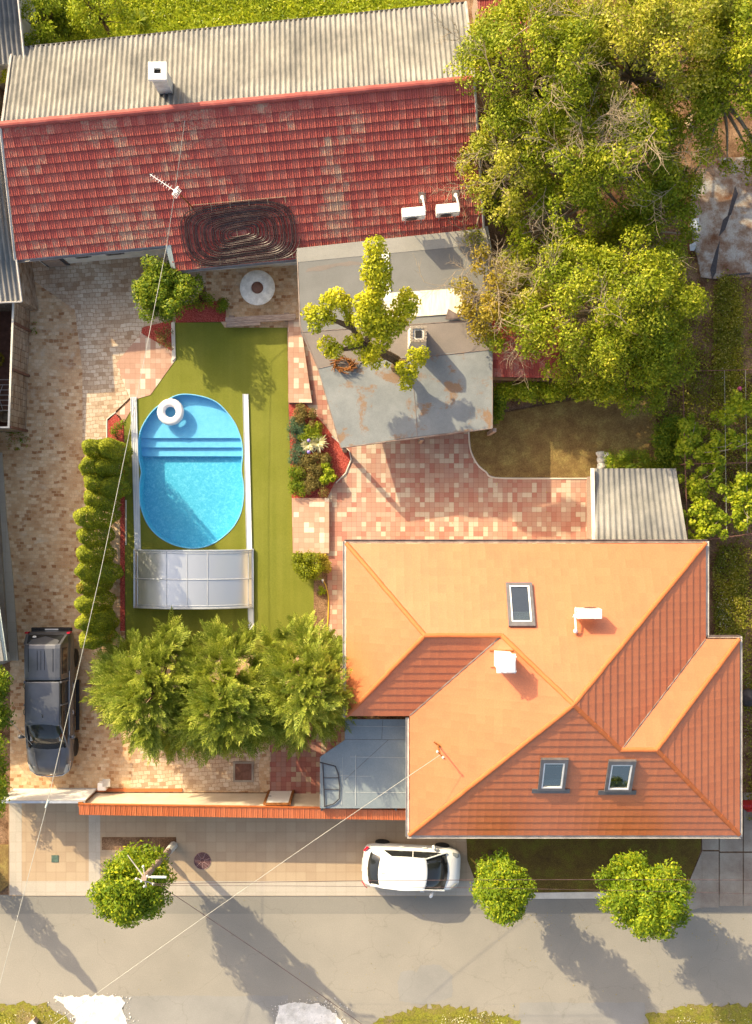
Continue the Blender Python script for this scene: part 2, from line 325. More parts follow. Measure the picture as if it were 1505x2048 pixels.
def turfmat():
    m, nt, b = newmat('artificial_turf', .9, .15)
    v = coord(nt, 'Object'); a = noise(nt, v, .5, 5, .6)
    c = ramp(nt, a, [(.35, (.155, .168, .022)), (.65, (.185, .195, .032))])
    f = noise(nt, v, 45, 3, .8); c = mix(nt, c, ramp(nt, f, [(.3, (.8,) * 3), (.7, (1.2,) * 3)]), 1.0, 'MULTIPLY')
    s = noise(nt, coord(nt, 'Object', (1.6, .04, 1)), 1.2, 2)
    c = mix(nt, c, ramp(nt, s, [(.4, (.93, .95, .9)), (.6, (1.08, 1.06, 1.1))]), 1.0, 'MULTIPLY')
    nt.links.new(c, b.inputs['Base Color']); bump(nt, b, f, .5, .02); return m
M['turf'] = turfmat()
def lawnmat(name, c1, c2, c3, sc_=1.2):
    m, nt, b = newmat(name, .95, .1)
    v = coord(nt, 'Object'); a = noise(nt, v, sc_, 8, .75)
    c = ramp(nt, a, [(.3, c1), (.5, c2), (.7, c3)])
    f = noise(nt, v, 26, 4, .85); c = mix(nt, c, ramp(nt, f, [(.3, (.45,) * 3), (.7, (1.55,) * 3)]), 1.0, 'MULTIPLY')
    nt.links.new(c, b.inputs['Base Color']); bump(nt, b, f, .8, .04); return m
M['lawn'] = lawnmat('meadow_grass', (.10, .13, .008), (.20, .24, .01), (.28, .31, .018), 1.0)
M['drylawn'] = lawnmat('dry_lawn', (.16, .095, .04), (.24, .16, .06), (.34, .27, .09), 1.6)
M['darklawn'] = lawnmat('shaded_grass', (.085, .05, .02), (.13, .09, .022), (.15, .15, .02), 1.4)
M['verge'] = lawnmat('verge_grass', (.26, .19, .11), (.22, .20, .035), (.27, .29, .035), 1.6)
def slabmat():
    m, nt, b = newmat('old_broken_concrete', .9, .2)
    v = coord(nt, 'Object'); a = noise(nt, v, .9, 9, .75)
    c = ramp(nt, a, [(.36, (.16, .075, .04)), (.48, (.27, .20, .15)), (.56, (.38, .36, .33)), (.7, (.50, .48, .42))])
    f = noise(nt, v, 24, 4, .8); c = mix(nt, c, ramp(nt, f, [(.3, (.75,) * 3), (.7, (1.2,) * 3)]), 1.0, 'MULTIPLY')
    nt.links.new(c, b.inputs['Base Color']); bump(nt, b, a, .6, .05); return m
M['slab'] = slabmat()
def flatroof(name, base, b2, stain=None, slo=.55, ssc=.9):
    m, nt, b = newmat(name, .8, .3)
    v = coord(nt, 'Object'); a = noise(nt, v, .8, 8, .7)
    c = ramp(nt, a, [(.35, base), (.65, b2)])
    if stain:
        s = noise(nt, v, ssc, 9, .72, .3); c = mix(nt, c, stain, ramp(nt, s, [(slo, (0, 0, 0)), (slo + .07, (.9,) * 3)]))
    f = noise(nt, v, 30, 4, .8); c = mix(nt, c, ramp(nt, f, [(.3, (.85,) * 3), (.7, (1.12,) * 3)]), 1.0, 'MULTIPLY')
    nt.links.new(c, b.inputs['Base Color']); return m
M['bitumen'] = flatroof('grey_bitumen', (.17, .17, .162), (.205, .204, .195))
M['bitumen2'] = flatroof('brown_grey_bitumen', (.185, .16, .14), (.235, .20, .175))
M['sheetroof'] = flatroof('blue_grey_sheet', (.175, .19, .192), (.245, .258, .255), (.24, .145, .08), .535)
M['flash'] = flatroof('pale_flashing', (.36, .34, .29), (.43, .405, .35))
M['canopy'] = flatroof('canopy_sheet', (.19, .23, .255), (.25, .285, .30))
M['canopy'].node_tree.nodes['Principled BSDF'].inputs['Roughness'].default_value = .35
M['poly_cream'] = noisy('cream_corrugated_sheet', (.72, .64, .46), (.86, .80, .66), 2, .5, .4, stretch=(6, 1, 1))

# ------------------------------------------------------------------ mesh helpers
ROOT = {}
def tag(o, label=None, cat=None, group=None, kind=None):
    if label: o['label'] = label
    if cat: o['category'] = cat
    if group: o['group'] = group
    if kind: o['kind'] = kind
    return o
def thing(name, loc, label, cat, group=None, rz=0.0):
    o = bpy.data.objects.new(name, None); COL.objects.link(o); o.location = loc; o.rotation_euler = (0, 0, rz)
    o.empty_display_size = .3
    tag(o, label, cat, group); ROOT[o.name] = Vector(loc); return o
class MB:
    def __init__(s): s.V = []; s.Q = []; s.P = []; s.n = 0
    def raw(s, v, q):
        v = np.asarray(v, float).reshape(-1, 3); s.V.append(v); s.Q.append(np.asarray(q, int).reshape(-1, 4) + s.n); s.n += len(v); return s
    def poly(s, v, faces):
        v = np.asarray([tuple(a) for a in v], float); s.V.append(v)
        s.P += [[i + s.n for i in f] for f in faces]; s.n += len(v); return s
    def box(s, c, size, rz=0.0, M3=None):
        x, y, z = [a / 2 for a in size]
        v = np.array([(i * x, j * y, k * z) for k in (-1, 1) for j in (-1, 1) for i in (-1, 1)])
        if M3 is not None: v = v @ np.array(M3).T
        elif rz:
            ca, sa = math.cos(rz), math.sin(rz); v = v @ np.array([[ca, sa, 0], [-sa, ca, 0], [0, 0, 1]])
        v = v + np.array(tuple(c)); s.poly(v, [(0, 2, 3, 1), (4, 5, 7, 6), (0, 1, 5, 4), (2, 6, 7, 3), (0, 4, 6, 2), (1, 3, 7, 5)]); return s
    def prism(s, pts, z0, z1):
        """closed prism from a 2-D outline"""
        n = len(pts); ar = sum(pts[i][0] * pts[(i + 1) % n][1] - pts[(i + 1) % n][0] * pts[i][1] for i in range(n))
        if ar < 0: pts = pts[::-1]
        zz0 = z0 if isinstance(z0, (list, tuple)) else [z0] * n; zz1 = z1 if isinstance(z1, (list, tuple)) else [z1] * n
        v = [(p[0], p[1], zz0[i]) for i, p in enumerate(pts)] + [(p[0], p[1], zz1[i]) for i, p in enumerate(pts)]
        tr = tessellate_polygon([[Vector((p[0], p[1], 0)) for p in pts]])
        f = []
        for t in tr:
            a, b_, c_ = t
            cr = (pts[b_][0] - pts[a][0]) * (pts[c_][1] - pts[a][1]) - (pts[b_][1] - pts[a][1]) * (pts[c_][0] - pts[a][0])
            if cr < 0: t = (a, c_, b_)
            f.append([n + i for i in t]); f.append([t[2], t[1], t[0]])
        f += [(i, (i + 1) % n, n + (i + 1) % n, n + i) for i in range(n)]
        s.poly(v, f); return s
    def sheet(s, pts, z, hole=None):
        loops = [[Vector((p[0], p[1], 0)) for p in pts]]
        if hole: loops.append([Vector((p[0], p[1], 0)) for p in hole])
        allp = [p for l in loops for p in l]
        f = []
        for t in tessellate_polygon(loops):
            a, b_, c_ = [allp[i] for i in t]
            cr = (b_.x - a.x) * (c_.y - a.y) - (b_.y - a.y) * (c_.x - a.x)
            f.append(t if cr > 0 else (t[0], t[2], t[1]))
        s.poly([(p.x, p.y, z) for p in allp], f); return s
    def tube(s, pts, rad, n=6, cap=True):
        pts = [Vector(p) for p in pts]; m = len(pts)
        rad = rad if isinstance(rad, (list, tuple)) else [rad] * m
        v = []
        for i, p in enumerate(pts):
            d = (pts[min(i + 1, m - 1)] - pts[max(i - 1, 0)]).normalized()
            a = d.cross(Vector((0, 0, 1)));
            if a.length < .05: a = d.cross(Vector((1, 0, 0)))
            a.normalize(); b_ = d.cross(a)
            for k in range(n):
                t = 2 * math.pi * k / n; v.append(p + (a * math.cos(t) + b_ * math.sin(t)) * rad[i])
        f = [(i * n + k, i * n + (k + 1) % n, (i + 1) * n + (k + 1) % n, (i + 1) * n + k) for i in range(m - 1) for k in range(n)]
        if cap: f += [tuple(range(n))[::-1], tuple((m - 1) * n + k for k in range(n))]
        s.poly(v, f); return s
    def lathe(s, prof, c=(0, 0, 0), n=24, sx=1, sy=1):
        v = [(c[0] + r * math.cos(2 * math.pi * k / n) * sx, c[1] + r * math.sin(2 * math.pi * k / n) * sy, c[2] + z) for r, z in prof for k in range(n)]
        m = len(prof)
        f = [(i * n + k, i * n + (k + 1) % n, (i + 1) * n + (k + 1) % n, (i + 1) * n + k) for i in range(m - 1) for k in range(n)]
        f += [tuple(range(n))[::-1], tuple((m - 1) * n + k for k in range(n))]
        s.poly(v, f); return s
    def leaves(s, c, out, size, aspect=.5, up=.6, rnd=.7, jit=.35):
        """c Nx3 centres, out Nx3 outward directions"""
        n = len(c)
        nr = out * 1.0 + rng.normal(size=(n, 3)) * rnd; nr[:, 2] += up
        nr /= np.linalg.norm(nr, axis=1)[:, None] + 1e-9
        a = rng.normal(size=(n, 3)); a -= nr * (a * nr).sum(1)[:, None]; a /= np.linalg.norm(a, axis=1)[:, None] + 1e-9
        b = np.cross(nr, a)
        L = size * (1 + rng.uniform(-jit, jit, n))[:, None]
        v = np.stack([c + a * L * .5, c + b * L * .5 * aspect - a * L * .08, c - a * L * .5, c - b * L * .5 * aspect - a * L * .08], 1)
        s.raw(v.reshape(-1, 3), np.arange(4 * n).reshape(-1, 4)); return s
    def build(s, name, mat, parent=None, world=True, smooth=False, uv=None, off=None):
        V = np.concatenate(s.V) if s.V else np.zeros((0, 3))
        p = parent; o_ = Vector((0, 0, 0))
        while p is not None and p.name not in ROOT: p = p.parent
        if world and p is not None: o_ = ROOT[p.name]
        if off is not None: o_ = Vector(off)
        V = V - np.array(tuple(o_))
        me = bpy.data.meshes.new(name)
        Q = np.concatenate(s.Q) if s.Q else np.zeros((0, 4), int)
        loops = np.concatenate([Q.reshape(-1), np.array([i for f in s.P for i in f], int)]).astype(np.int32)
        tot = np.concatenate([np.full(len(Q), 4), np.array([len(f) for f in s.P], int)]).astype(np.int32)
        st = np.concatenate([[0], np.cumsum(tot)[:-1]]).astype(np.int32)
        me.vertices.add(len(V)); me.vertices.foreach_set('co', V.astype(np.float32).ravel())
        me.loops.add(len(loops)); me.loops.foreach_set('vertex_index', loops)
        me.polygons.add(len(tot)); me.polygons.foreach_set('loop_start', st); me.polygons.foreach_set('loop_total', tot)
        me.polygons.foreach_set('use_smooth', np.full(len(tot), bool(smooth)))
        me.update(calc_edges=True); me.validate()
        me.materials.append(M[mat] if isinstance(mat, str) else mat)
        o = bpy.data.objects.new(name, me); COL.objects.link(o)
        if parent is not None: o.parent = parent
        elif off is not None: o.location = off
        return o
def bevel(o, w_=.02, seg=2):
    md = o.modifiers.new('bevel', 'BEVEL'); md.width = w_; md.segments = seg; md.limit_method = 'ANGLE'; return o
def subsurf(o, l=2):
    md = o.modifiers.new('sub', 'SUBSURF'); md.levels = l; md.render_levels = l; return o
def single(mb, name, mat, loc, label, cat, group=None, kind=None, smooth=False):
    """a thing that is one mesh with its origin at loc"""
    o = mb.build(name, mat, None, smooth=smooth, off=loc); return tag(o, label, cat, group, kind)
def struct(name, mb, mat, kind='structure'):
    o = mb.build(name, mat); o['kind'] = kind; return o
def px(pts, h=0.0): return [W2(a, b, h) for a, b in pts]
def cr_closed(pts, n=5):
    out = []; m = len(pts)
    for i in range(m):
        p0, p1, p2, p3 = [np.array(pts[(i + k) % m], float) for k in (-1, 0, 1, 2)]
        for j in range(n):
            t = j / n; out.append(tuple(.5 * ((2 * p1) + (-p0 + p2) * t + (2 * p0 - 5 * p1 + 4 * p2 - p3) * t * t + (-p0 + 3 * p1 - 3 * p2 + p3) * t ** 3)))
    return out
def cr_open(pts, n=6):
    pts = [np.array(tuple(p), float) for p in pts]; P_ = [2 * pts[0] - pts[1]] + pts + [2 * pts[-1] - pts[-2]]; out = []
    for i in range(1, len(P_) - 2):
        p0, p1, p2, p3 = P_[i - 1:i + 3]
        for j in range(n):
            t = j / n; out.append(Vector(.5 * ((2 * p1) + (-p0 + p2) * t + (2 * p0 - 5 * p1 + 4 * p2 - p3) * t * t + (-p0 + 3 * p1 - 3 * p2 + p3) * t ** 3)))
    out.append(Vector(P_[-2])); return out
def ragged(pts, amp=.06, step=.25):
    out = []; n = len(pts)
    for i in range(n):
        a = Vector(pts[i]); b = Vector(pts[(i + 1) % n]); L = (b - a).length; k = max(1, int(L / step))
        for j in range(k):
            p = a.lerp(b, j / k); out.append((p.x + random.uniform(-amp, amp), p.y + random.uniform(-amp, amp)))
    return out

# ================================================================== THE GROUND
pool_px = [(351.6, 791.4), (314, 814), (294, 837), (281, 863), (277, 891), (278, 915), (281, 932), (283, 945), (281, 957), (279, 978), (280, 1003), (285, 1024),
           (296, 1049), (314, 1070), (337, 1085), (359, 1093), (381, 1096.5), (404, 1095), (427, 1087), (450, 1071), (469, 1051), (482, 1025), (487.5, 994),
           (487, 967), (484, 949), (483.5, 934), (485.5, 910), (484.5, 889), (480, 870), (470, 846), (454, 824), (437, 807), (415, 796), (382, 789)]
pool = [W2(*p) for p in cr_closed(pool_px, 4)]
far = [(-70, -70), (70, -70), (70, 70), (-70, 70)]
hole = px([(268, 780), (500, 780), (500, 1110), (268, 1110)])
struct('ground', MB().sheet(far, -.03, hole), 'soil')
road = struct('road', MB().sheet([(-70, W(0, 1790).y), (70, W(0, 1790).y), (70, W(0, 2004).y - .1), (-70, W(0, 2004).y - .1)], 0.0), 'asphalt')
struct('road_edge_strip', MB().sheet([(-70, W(0, 1791).y), (70, W(0, 1791).y), (70, W(0, 1829).y), (-70, W(0, 1827).y)], .004), 'asphalt_strip')
struct('road_patch', MB().sheet(ragged(px([(795, 1965), (803, 1945), (818, 1940), (835, 1945), (842, 1930), (880, 1930), (905, 1950), (905, 1995), (850, 2010), (800, 2003)]), .03, .12), .004), 'asphalt_patch')
struct('road_crossing_patch', MB().sheet(ragged(px([(248, 1992), (575, 1992), (600, 2330), (240, 2330)]), .03, .3), .004), 'asphalt_patch')
struct('side_road_patch', MB().sheet(ragged(px([(1040, 2006), (1290, 2006), (1300, 2330), (1030, 2330)]), .03, .3), .004), 'asphalt_patch')
struct('roadside_ground', MB().sheet([(-70, W(0, 2000).y), (70, W(0, 2000).y), (70, -60), (-70, -60)], -.008), 'asphalt')
struct('grass_verge_near_post', MB().sheet(ragged(px([(-200, 2014), (0, 2010), (45, 2004), (90, 2010), (125, 2030), (170, 2060), (180, 2330), (-200, 2330)]), .13, .12), .012), 'verge')
struct('grass_verge_middle', MB().sheet(ragged(px([(745, 2048), (775, 2030), (850, 2014), (905, 2014), (980, 2025), (1040, 2038), (1050, 2330), (740, 2330)]), .13, .12), .012), 'verge')
struct('grass_verge_right', MB().sheet(ragged(px([(1295, 2032), (1330, 2020), (1400, 2010), (1700, 2008), (1700, 2330), (1290, 2330)]), .13, .12), .012), 'verge')
struct('white_gravel_left', MB().sheet(ragged(px([(107, 1994), (180, 1992), (236, 1992), (250, 2005), (244, 2022), (258, 2048), (262, 2330), (165, 2330), (150, 2030)]), .05, .12), .016), 'gravel')
struct('white_gravel_right', MB().sheet(ragged(px([(590, 2004), (645, 2010), (672, 2028), (700, 2070), (700, 2330), (560, 2330), (552, 2048), (560, 2012)]), .05, .12), .016), 'gravel')
# footway in front of the house
yk = W(0, 1790).y
def slab(name, pts, mat, z=.06, z0=-.03): return struct(name, MB().prism(px(pts), z0, z), mat)
slab('pavement', [(18, 1600), (932, 1600), (938, 1700), (958, 1792), (18, 1792)], 'pave_tile', .03)
struct('driveway_band_left', MB().sheet(px([(20, 1600), (44, 1600), (44, 1790), (20, 1790)]), .034), 'pave_pale')
struct('driveway_band_right', MB().sheet(px([(178, 1600), (201, 1600), (201, 1762), (178, 1762)]), .034), 'pave_pale')
struct('pavement_border', MB().sheet(px([(44.5, 1762), (958, 1762), (958, 1791), (44.5, 1791)]), .034), 'pave_pale')
struct('tree_bed', MB().sheet(px([(204, 1674), (353, 1674), (353, 1700), (204, 1700)]), .038), 'soil')
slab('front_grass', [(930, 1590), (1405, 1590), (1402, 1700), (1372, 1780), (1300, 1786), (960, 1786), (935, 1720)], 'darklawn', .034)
slab('grass_kerb', [(958, 1787), (1375, 1781), (1372, 1796), (958, 1798)], 'kerb', .045)
for i, (a, b, c, d) in enumerate([(1405, 1586, 1438, 1700), (1440, 1586, 1486, 1703), (1488, 1586, 1580, 1703), (1405, 1703, 1438, 1815), (1440, 1706, 1486, 1812), (1488, 1706, 1580, 1812)]):
    slab('concrete_paving_slab', [(a, b), (c, b), (c, d), (a, d)], 'concrete', .03)
struct('footway_edge', MB().sheet(px([(1372, 1780), (1406, 1700), (1406, 1815), (1376, 1822)]), .02), 'concrete')
struct('left_verge', MB().prism(px([(-120, 1690), (18, 1690), (18, 1770), (0, 1785), (-120, 1790)]), -.03, .04), 'drylawn')
# drive and yard
slab('cobbled_drive', [(52, 505), (420, 480), (420, 560), (345, 652), (285, 668), (232, 730), (165, 815), (250, 880), (250, 1260), (250, 1300), (680, 1300), (680, 1440), (690, 1585), (20, 1585), (20, 1320), (-60, 1320), (-60, 870), (50, 860)], 'cobble', .0)
struct('pale_paving', MB().sheet(px([(66, 500), (420, 480), (418, 560), (345, 652), (285, 668), (262, 725), (300, 757), (215, 838), (213, 880), (165, 890), (165, 740), (150, 620), (66, 560)]), .004), 'cobble_pale')
struct('pale_paving_front', MB().sheet(ragged(px([(262, 1478), (520, 1478), (520, 1582), (262, 1582)]), .05, .3), .004), 'cobble_pale')  # sheet of paler setts over the front of the drive
struct('red_block_paving', MB().sheet(px([(540, 1430), (700, 1430), (700, 1590), (540, 1590)]), .008), 'patio_red')
turf = px([(350, 645), (575, 644), (577, 806), (584, 1000), (586, 1103), (628, 1103), (628, 1310), (252, 1310), (250, 1100), (249, 880), (248, 845), (276, 797), (300, 790), (352, 718)])
struct('artificial_turf', MB().sheet(turf, .012, pool), 'turf')
slab('turf_edging', [(343, 645), (350, 645), (352, 716), (345, 722)], 'kerb', .07)
struct('pink_paved_corner', MB().prism(px([(283, 667), (345, 700), (352, 719), (301, 790), (276, 797), (248, 845), (240, 832), (232, 828), (262, 800), (232, 727)]), .0, .03), 'patio_pink')
slab('patio', [(575, 640), (700, 640), (760, 800), (938, 800), (938, 870), (942, 905), (955, 930), (970, 944), (990, 955), (1190, 957), (1190, 1110), (700, 1110), (700, 1440), (655, 1440), (655, 1105), (575, 1105)], 'patio', .0)
slab('raised_paving_top', [(577, 640), (601, 640), (625, 806), (578, 806)], 'patio_pink', .20)
slab('raised_paving_bottom', [(585, 996), (659, 996), (659, 1106), (587, 1106)], 'patio_pink', .20)
slab('barbecue_paving', [(412, 518), (597, 500), (600, 655), (450, 655), (412, 600)], 'cobble', .02)
struct('dry_lawn', MB().prism(px([(938, 838), (1310, 770), (1316, 935), (1190, 956), (992, 955), (972, 943), (956, 929), (943, 904)]), -.02, .02), 'drylawn')
ke = cr_open([W(938, 838), W(939, 880), W(943, 904), W(956, 929), W(973, 944), W(992, 955.5), W(1100, 957), W(1188, 957)], 4)
struct('lawn_kerb', MB().tube([p + Vector((0, 0, .01)) for p in ke], .035, 6), 'kerb')
for nm, pts in {'mulch_bed_by_tree': [(285, 655), (345, 640), (344, 702), (283, 666)], 'mulch_bed_by_bench': [(352, 612), (452, 600), (452, 643), (352, 645)],
                'mulch_bed_patio': [(578, 807), (612, 808), (650, 850), (672, 880), (698, 903), (701, 918), (690, 945), (668, 968), (655, 996), (584, 996)],
                'mulch_bed_pool': [(216, 842), (232, 828), (247, 846), (248, 884), (216, 880)], 'mulch_bed_hedge': [(241, 884), (250, 884), (250, 1262), (241, 1262)]}.items():
    struct(nm, MB().prism(px(pts), -.01, .035), 'mulch', 'stuff')
struct('planting_strip', MB().prism(px([(628, 1166), (656, 1166), (656, 1330), (628, 1330)]), -.01, .03), 'soil')
for nm, pts in {'mulch_kerb': [(664, 872), (699, 902), (703, 919), (692, 946), (672, 966)], 'pool_bed_kerb': [(214, 884), (214, 838), (232, 824)], 'hedge_kerb': [(252, 1000), (252, 1090)]}.items():
    struct(nm, MB().tube([W(*p, .03) for p in pts], .03, 5), 'kerb')
struct('upper_lawn', MB().prism(px([(50, -300), (900, -300), (900, 60), (50, 140)]), -.03, .01), 'lawn')
struct('broken_concrete_slab', MB().prism(ragged(px([(1400, 320), (1720, 300), (1720, 553), (1400, 556), (1383, 460), (1382, 400)]), .05, .3), -.03, .06), 'slab')
for pts in ([(1470, 372), (1476, 388), (1462, 430), (1455, 432)], [(1462, 425), (1450, 460), (1437, 474), (1446, 440)], [(1440, 480), (1432, 545), (1424, 560), (1420, 540), (1432, 500)], [(1500, 545), (1450, 550), (1450, 553), (1500, 549)]):
    struct('slab_crack', MB().sheet(px(pts), .066), 'dark')
# weeds and white flowers lying in the grass: far too many to count
def scatter(name, regions, mat, size, h=(.03, .12), aspect=.5):
    mb = MB()
    for (x0, y0, x1, y1, n) in regions:
        # clumpy distribution
        k = max(3, n // 60); cx = rng.uniform(x0, x1, k); cy = rng.uniform(y0, y1, k); idx = rng.integers(0, k, n)
        X = cx[idx] + rng.normal(size=n) * (x1 - x0) * .09; Y = cy[idx] + rng.normal(size=n) * (y1 - y0) * .07
        u = rng.random(n) < .4; X = np.where(u, rng.uniform(x0, x1, n), X); Y = np.where(u, rng.uniform(y0, y1, n), Y)
        ex = np.abs((X - (x0 + x1) / 2) / ((x1 - x0) / 2)); ey = np.abs((Y - (y0 + y1) / 2) / ((y1 - y0) / 2))
        ok = (ex ** 3 + ey ** 3) < rng.uniform(.55, 1.5, n); X = X[ok]; Y = Y[ok]; n = len(X)
        c = np.stack([(X - 752.5) / PPM, -(Y - 1024) / PPM, rng.uniform(h[0], h[1], n)], 1)
        mb.leaves(c, np.zeros((n, 3)), size, aspect, 1.0, .8)
    o = mb.build(name, mat); o['kind'] = 'stuff'; return o
scatter('meadow_flowers', [(240, -60, 880, 60, 420)], 'petal', .05, (.06, .12), .8)
scatter('meadow_tufts', [(60, -60, 880, 70, 9000)], 'leaf_vine', .12)
scatter('verge_flowers', [(0, 2012, 120, 2060, 60), (870, 2025, 1010, 2060, 300), (1330, 2015, 1505, 2060, 90)], 'petal', .05, (.06, .12), .8)
scatter('verge_tufts', [(-60, 2016, 130, 2130, 900), (-60, 2000, 150, 2120, 200), (770, 2024, 1040, 2140, 900), (740, 2010, 1060, 2130, 260), (1310, 2018, 1660, 2140, 1300), (1290, 2006, 1660, 2110, 260)], 'leaf_weed', .06, (.02, .06))
scatter('gravel_bits', [(95, 1985, 270, 2100, 700), (545, 1996, 705, 2100, 700)], 'gravel', .05, (.018, .03), .9)
scatter('garden_weeds', [(1390, 560, 1560, 1000, 7000), (1425, 550, 1485, 800, 7500), (1425, 1085, 1495, 1285, 6500), (1470, 1085, 1560, 1400, 3500), (1484, 1270, 1560, 1640, 3500), (1300, 560, 1400, 900, 4500), (1190, 440, 1400, 760, 3000), (1350, 740, 1540, 1080, 5000)], 'leaf_weed', .095, (.03, .22))
scatter('fallen_leaves', [(20, 1620, 930, 1990, 260), (940, 1800, 1505, 2000, 200), (60, 540, 250, 1300, 260), (700, 880, 1180, 1080, 160), (600, 500, 980, 880, 130), (960, 1690, 1400, 1790, 260)], 'leaf_brown', .05, (.005, .02))
scatter('garden_flowers', [(1430, 570, 1480, 780, 110), (1425, 1090, 1480, 1270, 230), (1486, 1300, 1520, 1600, 60)], 'petal', .045, (.1, .2), .7)
scatter('drive_weeds', [(10, 862, 60, 900, 240), (60, 640, 75, 670, 60)], 'leaf_dark', .07, (.01, .05))

# ================================================================== ROOF BUILDERS
def onplane(px_, py_, P0, n, lift=0.0):
    C = Vector((0, 0, CAMH)); d = W(px_, py_, 0) - C
    t = (Vector(P0) + n * lift - C).dot(n) / d.dot(n); return C + d * t
def plane_n(a, b, c):
    n = (Vector(b) - Vector(a)).cross(Vector(c) - Vector(a)).normalized()
    return n if n.z > 0 else -n
def tiled(polys, e0, e1, n, gauge, tw, step, amp, mat, name, parent, prof='double', thick=.05, jag=0.0):
    """courses of roof tiles as real stepped geometry on the plane through e0 (on the eave) with normal n; polys = convex 3-D outlines"""
    e0 = Vector(e0); u = (Vector(e1) - e0); u -= n * u.dot(n); u.normalize(); v = n.cross(u)
    if v.z < 0: u, v = -u, -v
    v = n.cross(u) if n.cross(u).z > 0 else -n.cross(u)
    full = bmesh.new()
    for poly in polys:
        uv = [((Vector(p) - e0).dot(u), (Vector(p) - e0).dot(v)) for p in poly]
        u0, u1 = min(a for a, _ in uv), max(a for a, _ in uv); v0, v1 = min(b for _, b in uv), max(b for _, b in uv)
        sub = 6 if prof == 'double' else 4
        k0, k1 = math.floor(u0 / tw), math.ceil(u1 / tw); U = np.arange(k0 * sub, k1 * sub + 1) * tw / sub
        ph = (np.arange(len(U)) % sub) / sub
        if prof == 'double': wav = np.array([1.0, .15, .55, .1, .55, .15])[(np.arange(len(U)) % sub)] * amp
        elif prof == 'flat': wav = np.array([1.0, .35, .2, .35])[(np.arange(len(U)) % sub)] * amp
        r0, r1 = math.floor(v0 / gauge + 1e-6), math.ceil(v1 / gauge - 1e-6)
        rows = []; r_j = np.random.default_rng(3)
        for r in range(r0, r1):
            dj = r_j.uniform(-jag, jag, len(U)) if jag else 0
            rows.append((r * gauge + dj, step)); rows.append(((r + 1) * gauge + .004 + dj * 0, 0.0))
        bm = bmesh.new(); grid = []
        for vv, off in rows:
            vvv = vv if isinstance(vv, np.ndarray) else np.full(len(U), vv)
            base = [e0 + u * float(a) + v * float(b) + n * float(off + wq) for a, b, wq in zip(U, vvv, wav)]
            grid.append([bm.verts.new(p) for p in base])
        for i in range(len(grid) - 1):
            for j in range(len(U) - 1):
                bm.faces.new((grid[i][j], grid[i][j + 1], grid[i + 1][j + 1], grid[i + 1][j]))
        # front lip of the lowest course
        low = [bm.verts.new(w_.co - n * (thick)) for w_ in grid[0]]
        for j in range(len(U) - 1): bm.faces.new((low[j], low[j + 1], grid[0][j + 1], grid[0][j]))
        cen = sum((Vector(p) for p in poly), Vector()) / len(poly)
        for i in range(len(poly)):
            a, b = Vector(poly[i]), Vector(poly[(i + 1) % len(poly)])
            pn = (b - a).cross(n)
            if pn.length < 1e-6: continue
            pn.normalize()
            if (cen - a).dot(pn) > 0: pn = -pn
            lo = abs((a - e0).dot(v)) < .02 and abs((b - e0).dot(v)) < .02
            if lo: continue
            bmesh.ops.bisect_plane(bm, geom=bm.verts[:] + bm.edges[:] + bm.faces[:], plane_co=a, plane_no=pn, clear_outer=True)
        me_ = bpy.data.meshes.new('tmp'); bm.to_mesh(me_); full.from_mesh(me_); bpy.data.meshes.remove(me_); bm.free()
    lay = full.loops.layers.uv.new('UVMap')
    o_ = ROOT.get(parent.name, Vector((0, 0, 0)))
    for f in full.faces:
        if f.normal.dot(n) < -.1: f.normal_flip()
        fc = f.calc_center_median()
        fo = math.floor(((fc - e0).dot(v) - .003) / gauge)
        for l in f.loops:
            d = l.vert.co - e0; l[lay].uv = (d.dot(u) / tw, fo + .5)
    for w_ in full.verts: w_.co -= o_
    me = bpy.data.meshes.new(name); full.to_mesh(me); full.free(); me.materials.append(M[mat])
    o = bpy.data.objects.new(name, me); COL.objects.link(o); o.parent = parent; return o
def corrugated(name, quad, parent, pitch=.19, amp=.045, sheet=1.6, mat='corr', thick=.01, world=True, rib=None):
    """quad: e0,e1 (low edge) r1,r0 (high edge): corrugations run from low to high"""
    e0, e1, r1, r0 = [Vector(p) for p in quad]; n = plane_n(e0, e1, r0)
    L = (e1 - e0).length; m = int(L / pitch * 8); rows = max(2, int((r0 - e0).length / sheet) + 1)
    mb = MB(); V = []
    T = []
    for r in range(rows):
        T += [(r / rows, .012), ((r + 1) / rows, 0.0)]
    for t, off in T:
        for i in range(m + 1):
            s_ = i / m; a = e0.lerp(e1, s_); b = r0.lerp(r1, s_)
            ph = 2 * math.pi * (s_ * L / pitch)
            V.append(a.lerp(b, t) + n * (amp * math.cos(ph) + off + .008 * math.sin(s_ * 37 + t * 9)))
    f = [(i * (m + 1) + j, i * (m + 1) + j + 1, (i + 1) * (m + 1) + j + 1, (i + 1) * (m + 1) + j) for i in range(len(T) - 1) for j in range(m)]
    mb.poly(V, f); o = mb.build(name, mat, parent, smooth=True)
    return o
def ridge_caps(mb, a, b, r=.11, L=.38, lift=.02, jit=.006):
    a, b = Vector(a), Vector(b); D = (b - a); n = max(1, round(D.length / L)); d = D.normalized()
    s_ = d.cross(Vector((0, 0, 1))).normalized(); up = s_.cross(d)
    for i in range(n):
        p0 = a + D * (i / n) - d * .03; p1 = a + D * ((i + 1) / n); V = []
        j = random.uniform(-jit, jit)
        for p, rr in ((p0, r * 1.02), (p1, r * .97)):
            for k in range(7):
                t = math.pi * k / 6 ; V.append(p + s_ * (math.cos(t) * rr + j) + up * (math.sin(t) * rr * .8 + lift - .05))
        f = [(k, k + 1, 8 + k, 7 + k) for k in range(6)] + [tuple(range(7))[::-1], tuple(range(7, 14))]
        mb.poly(V, f)
    return mb
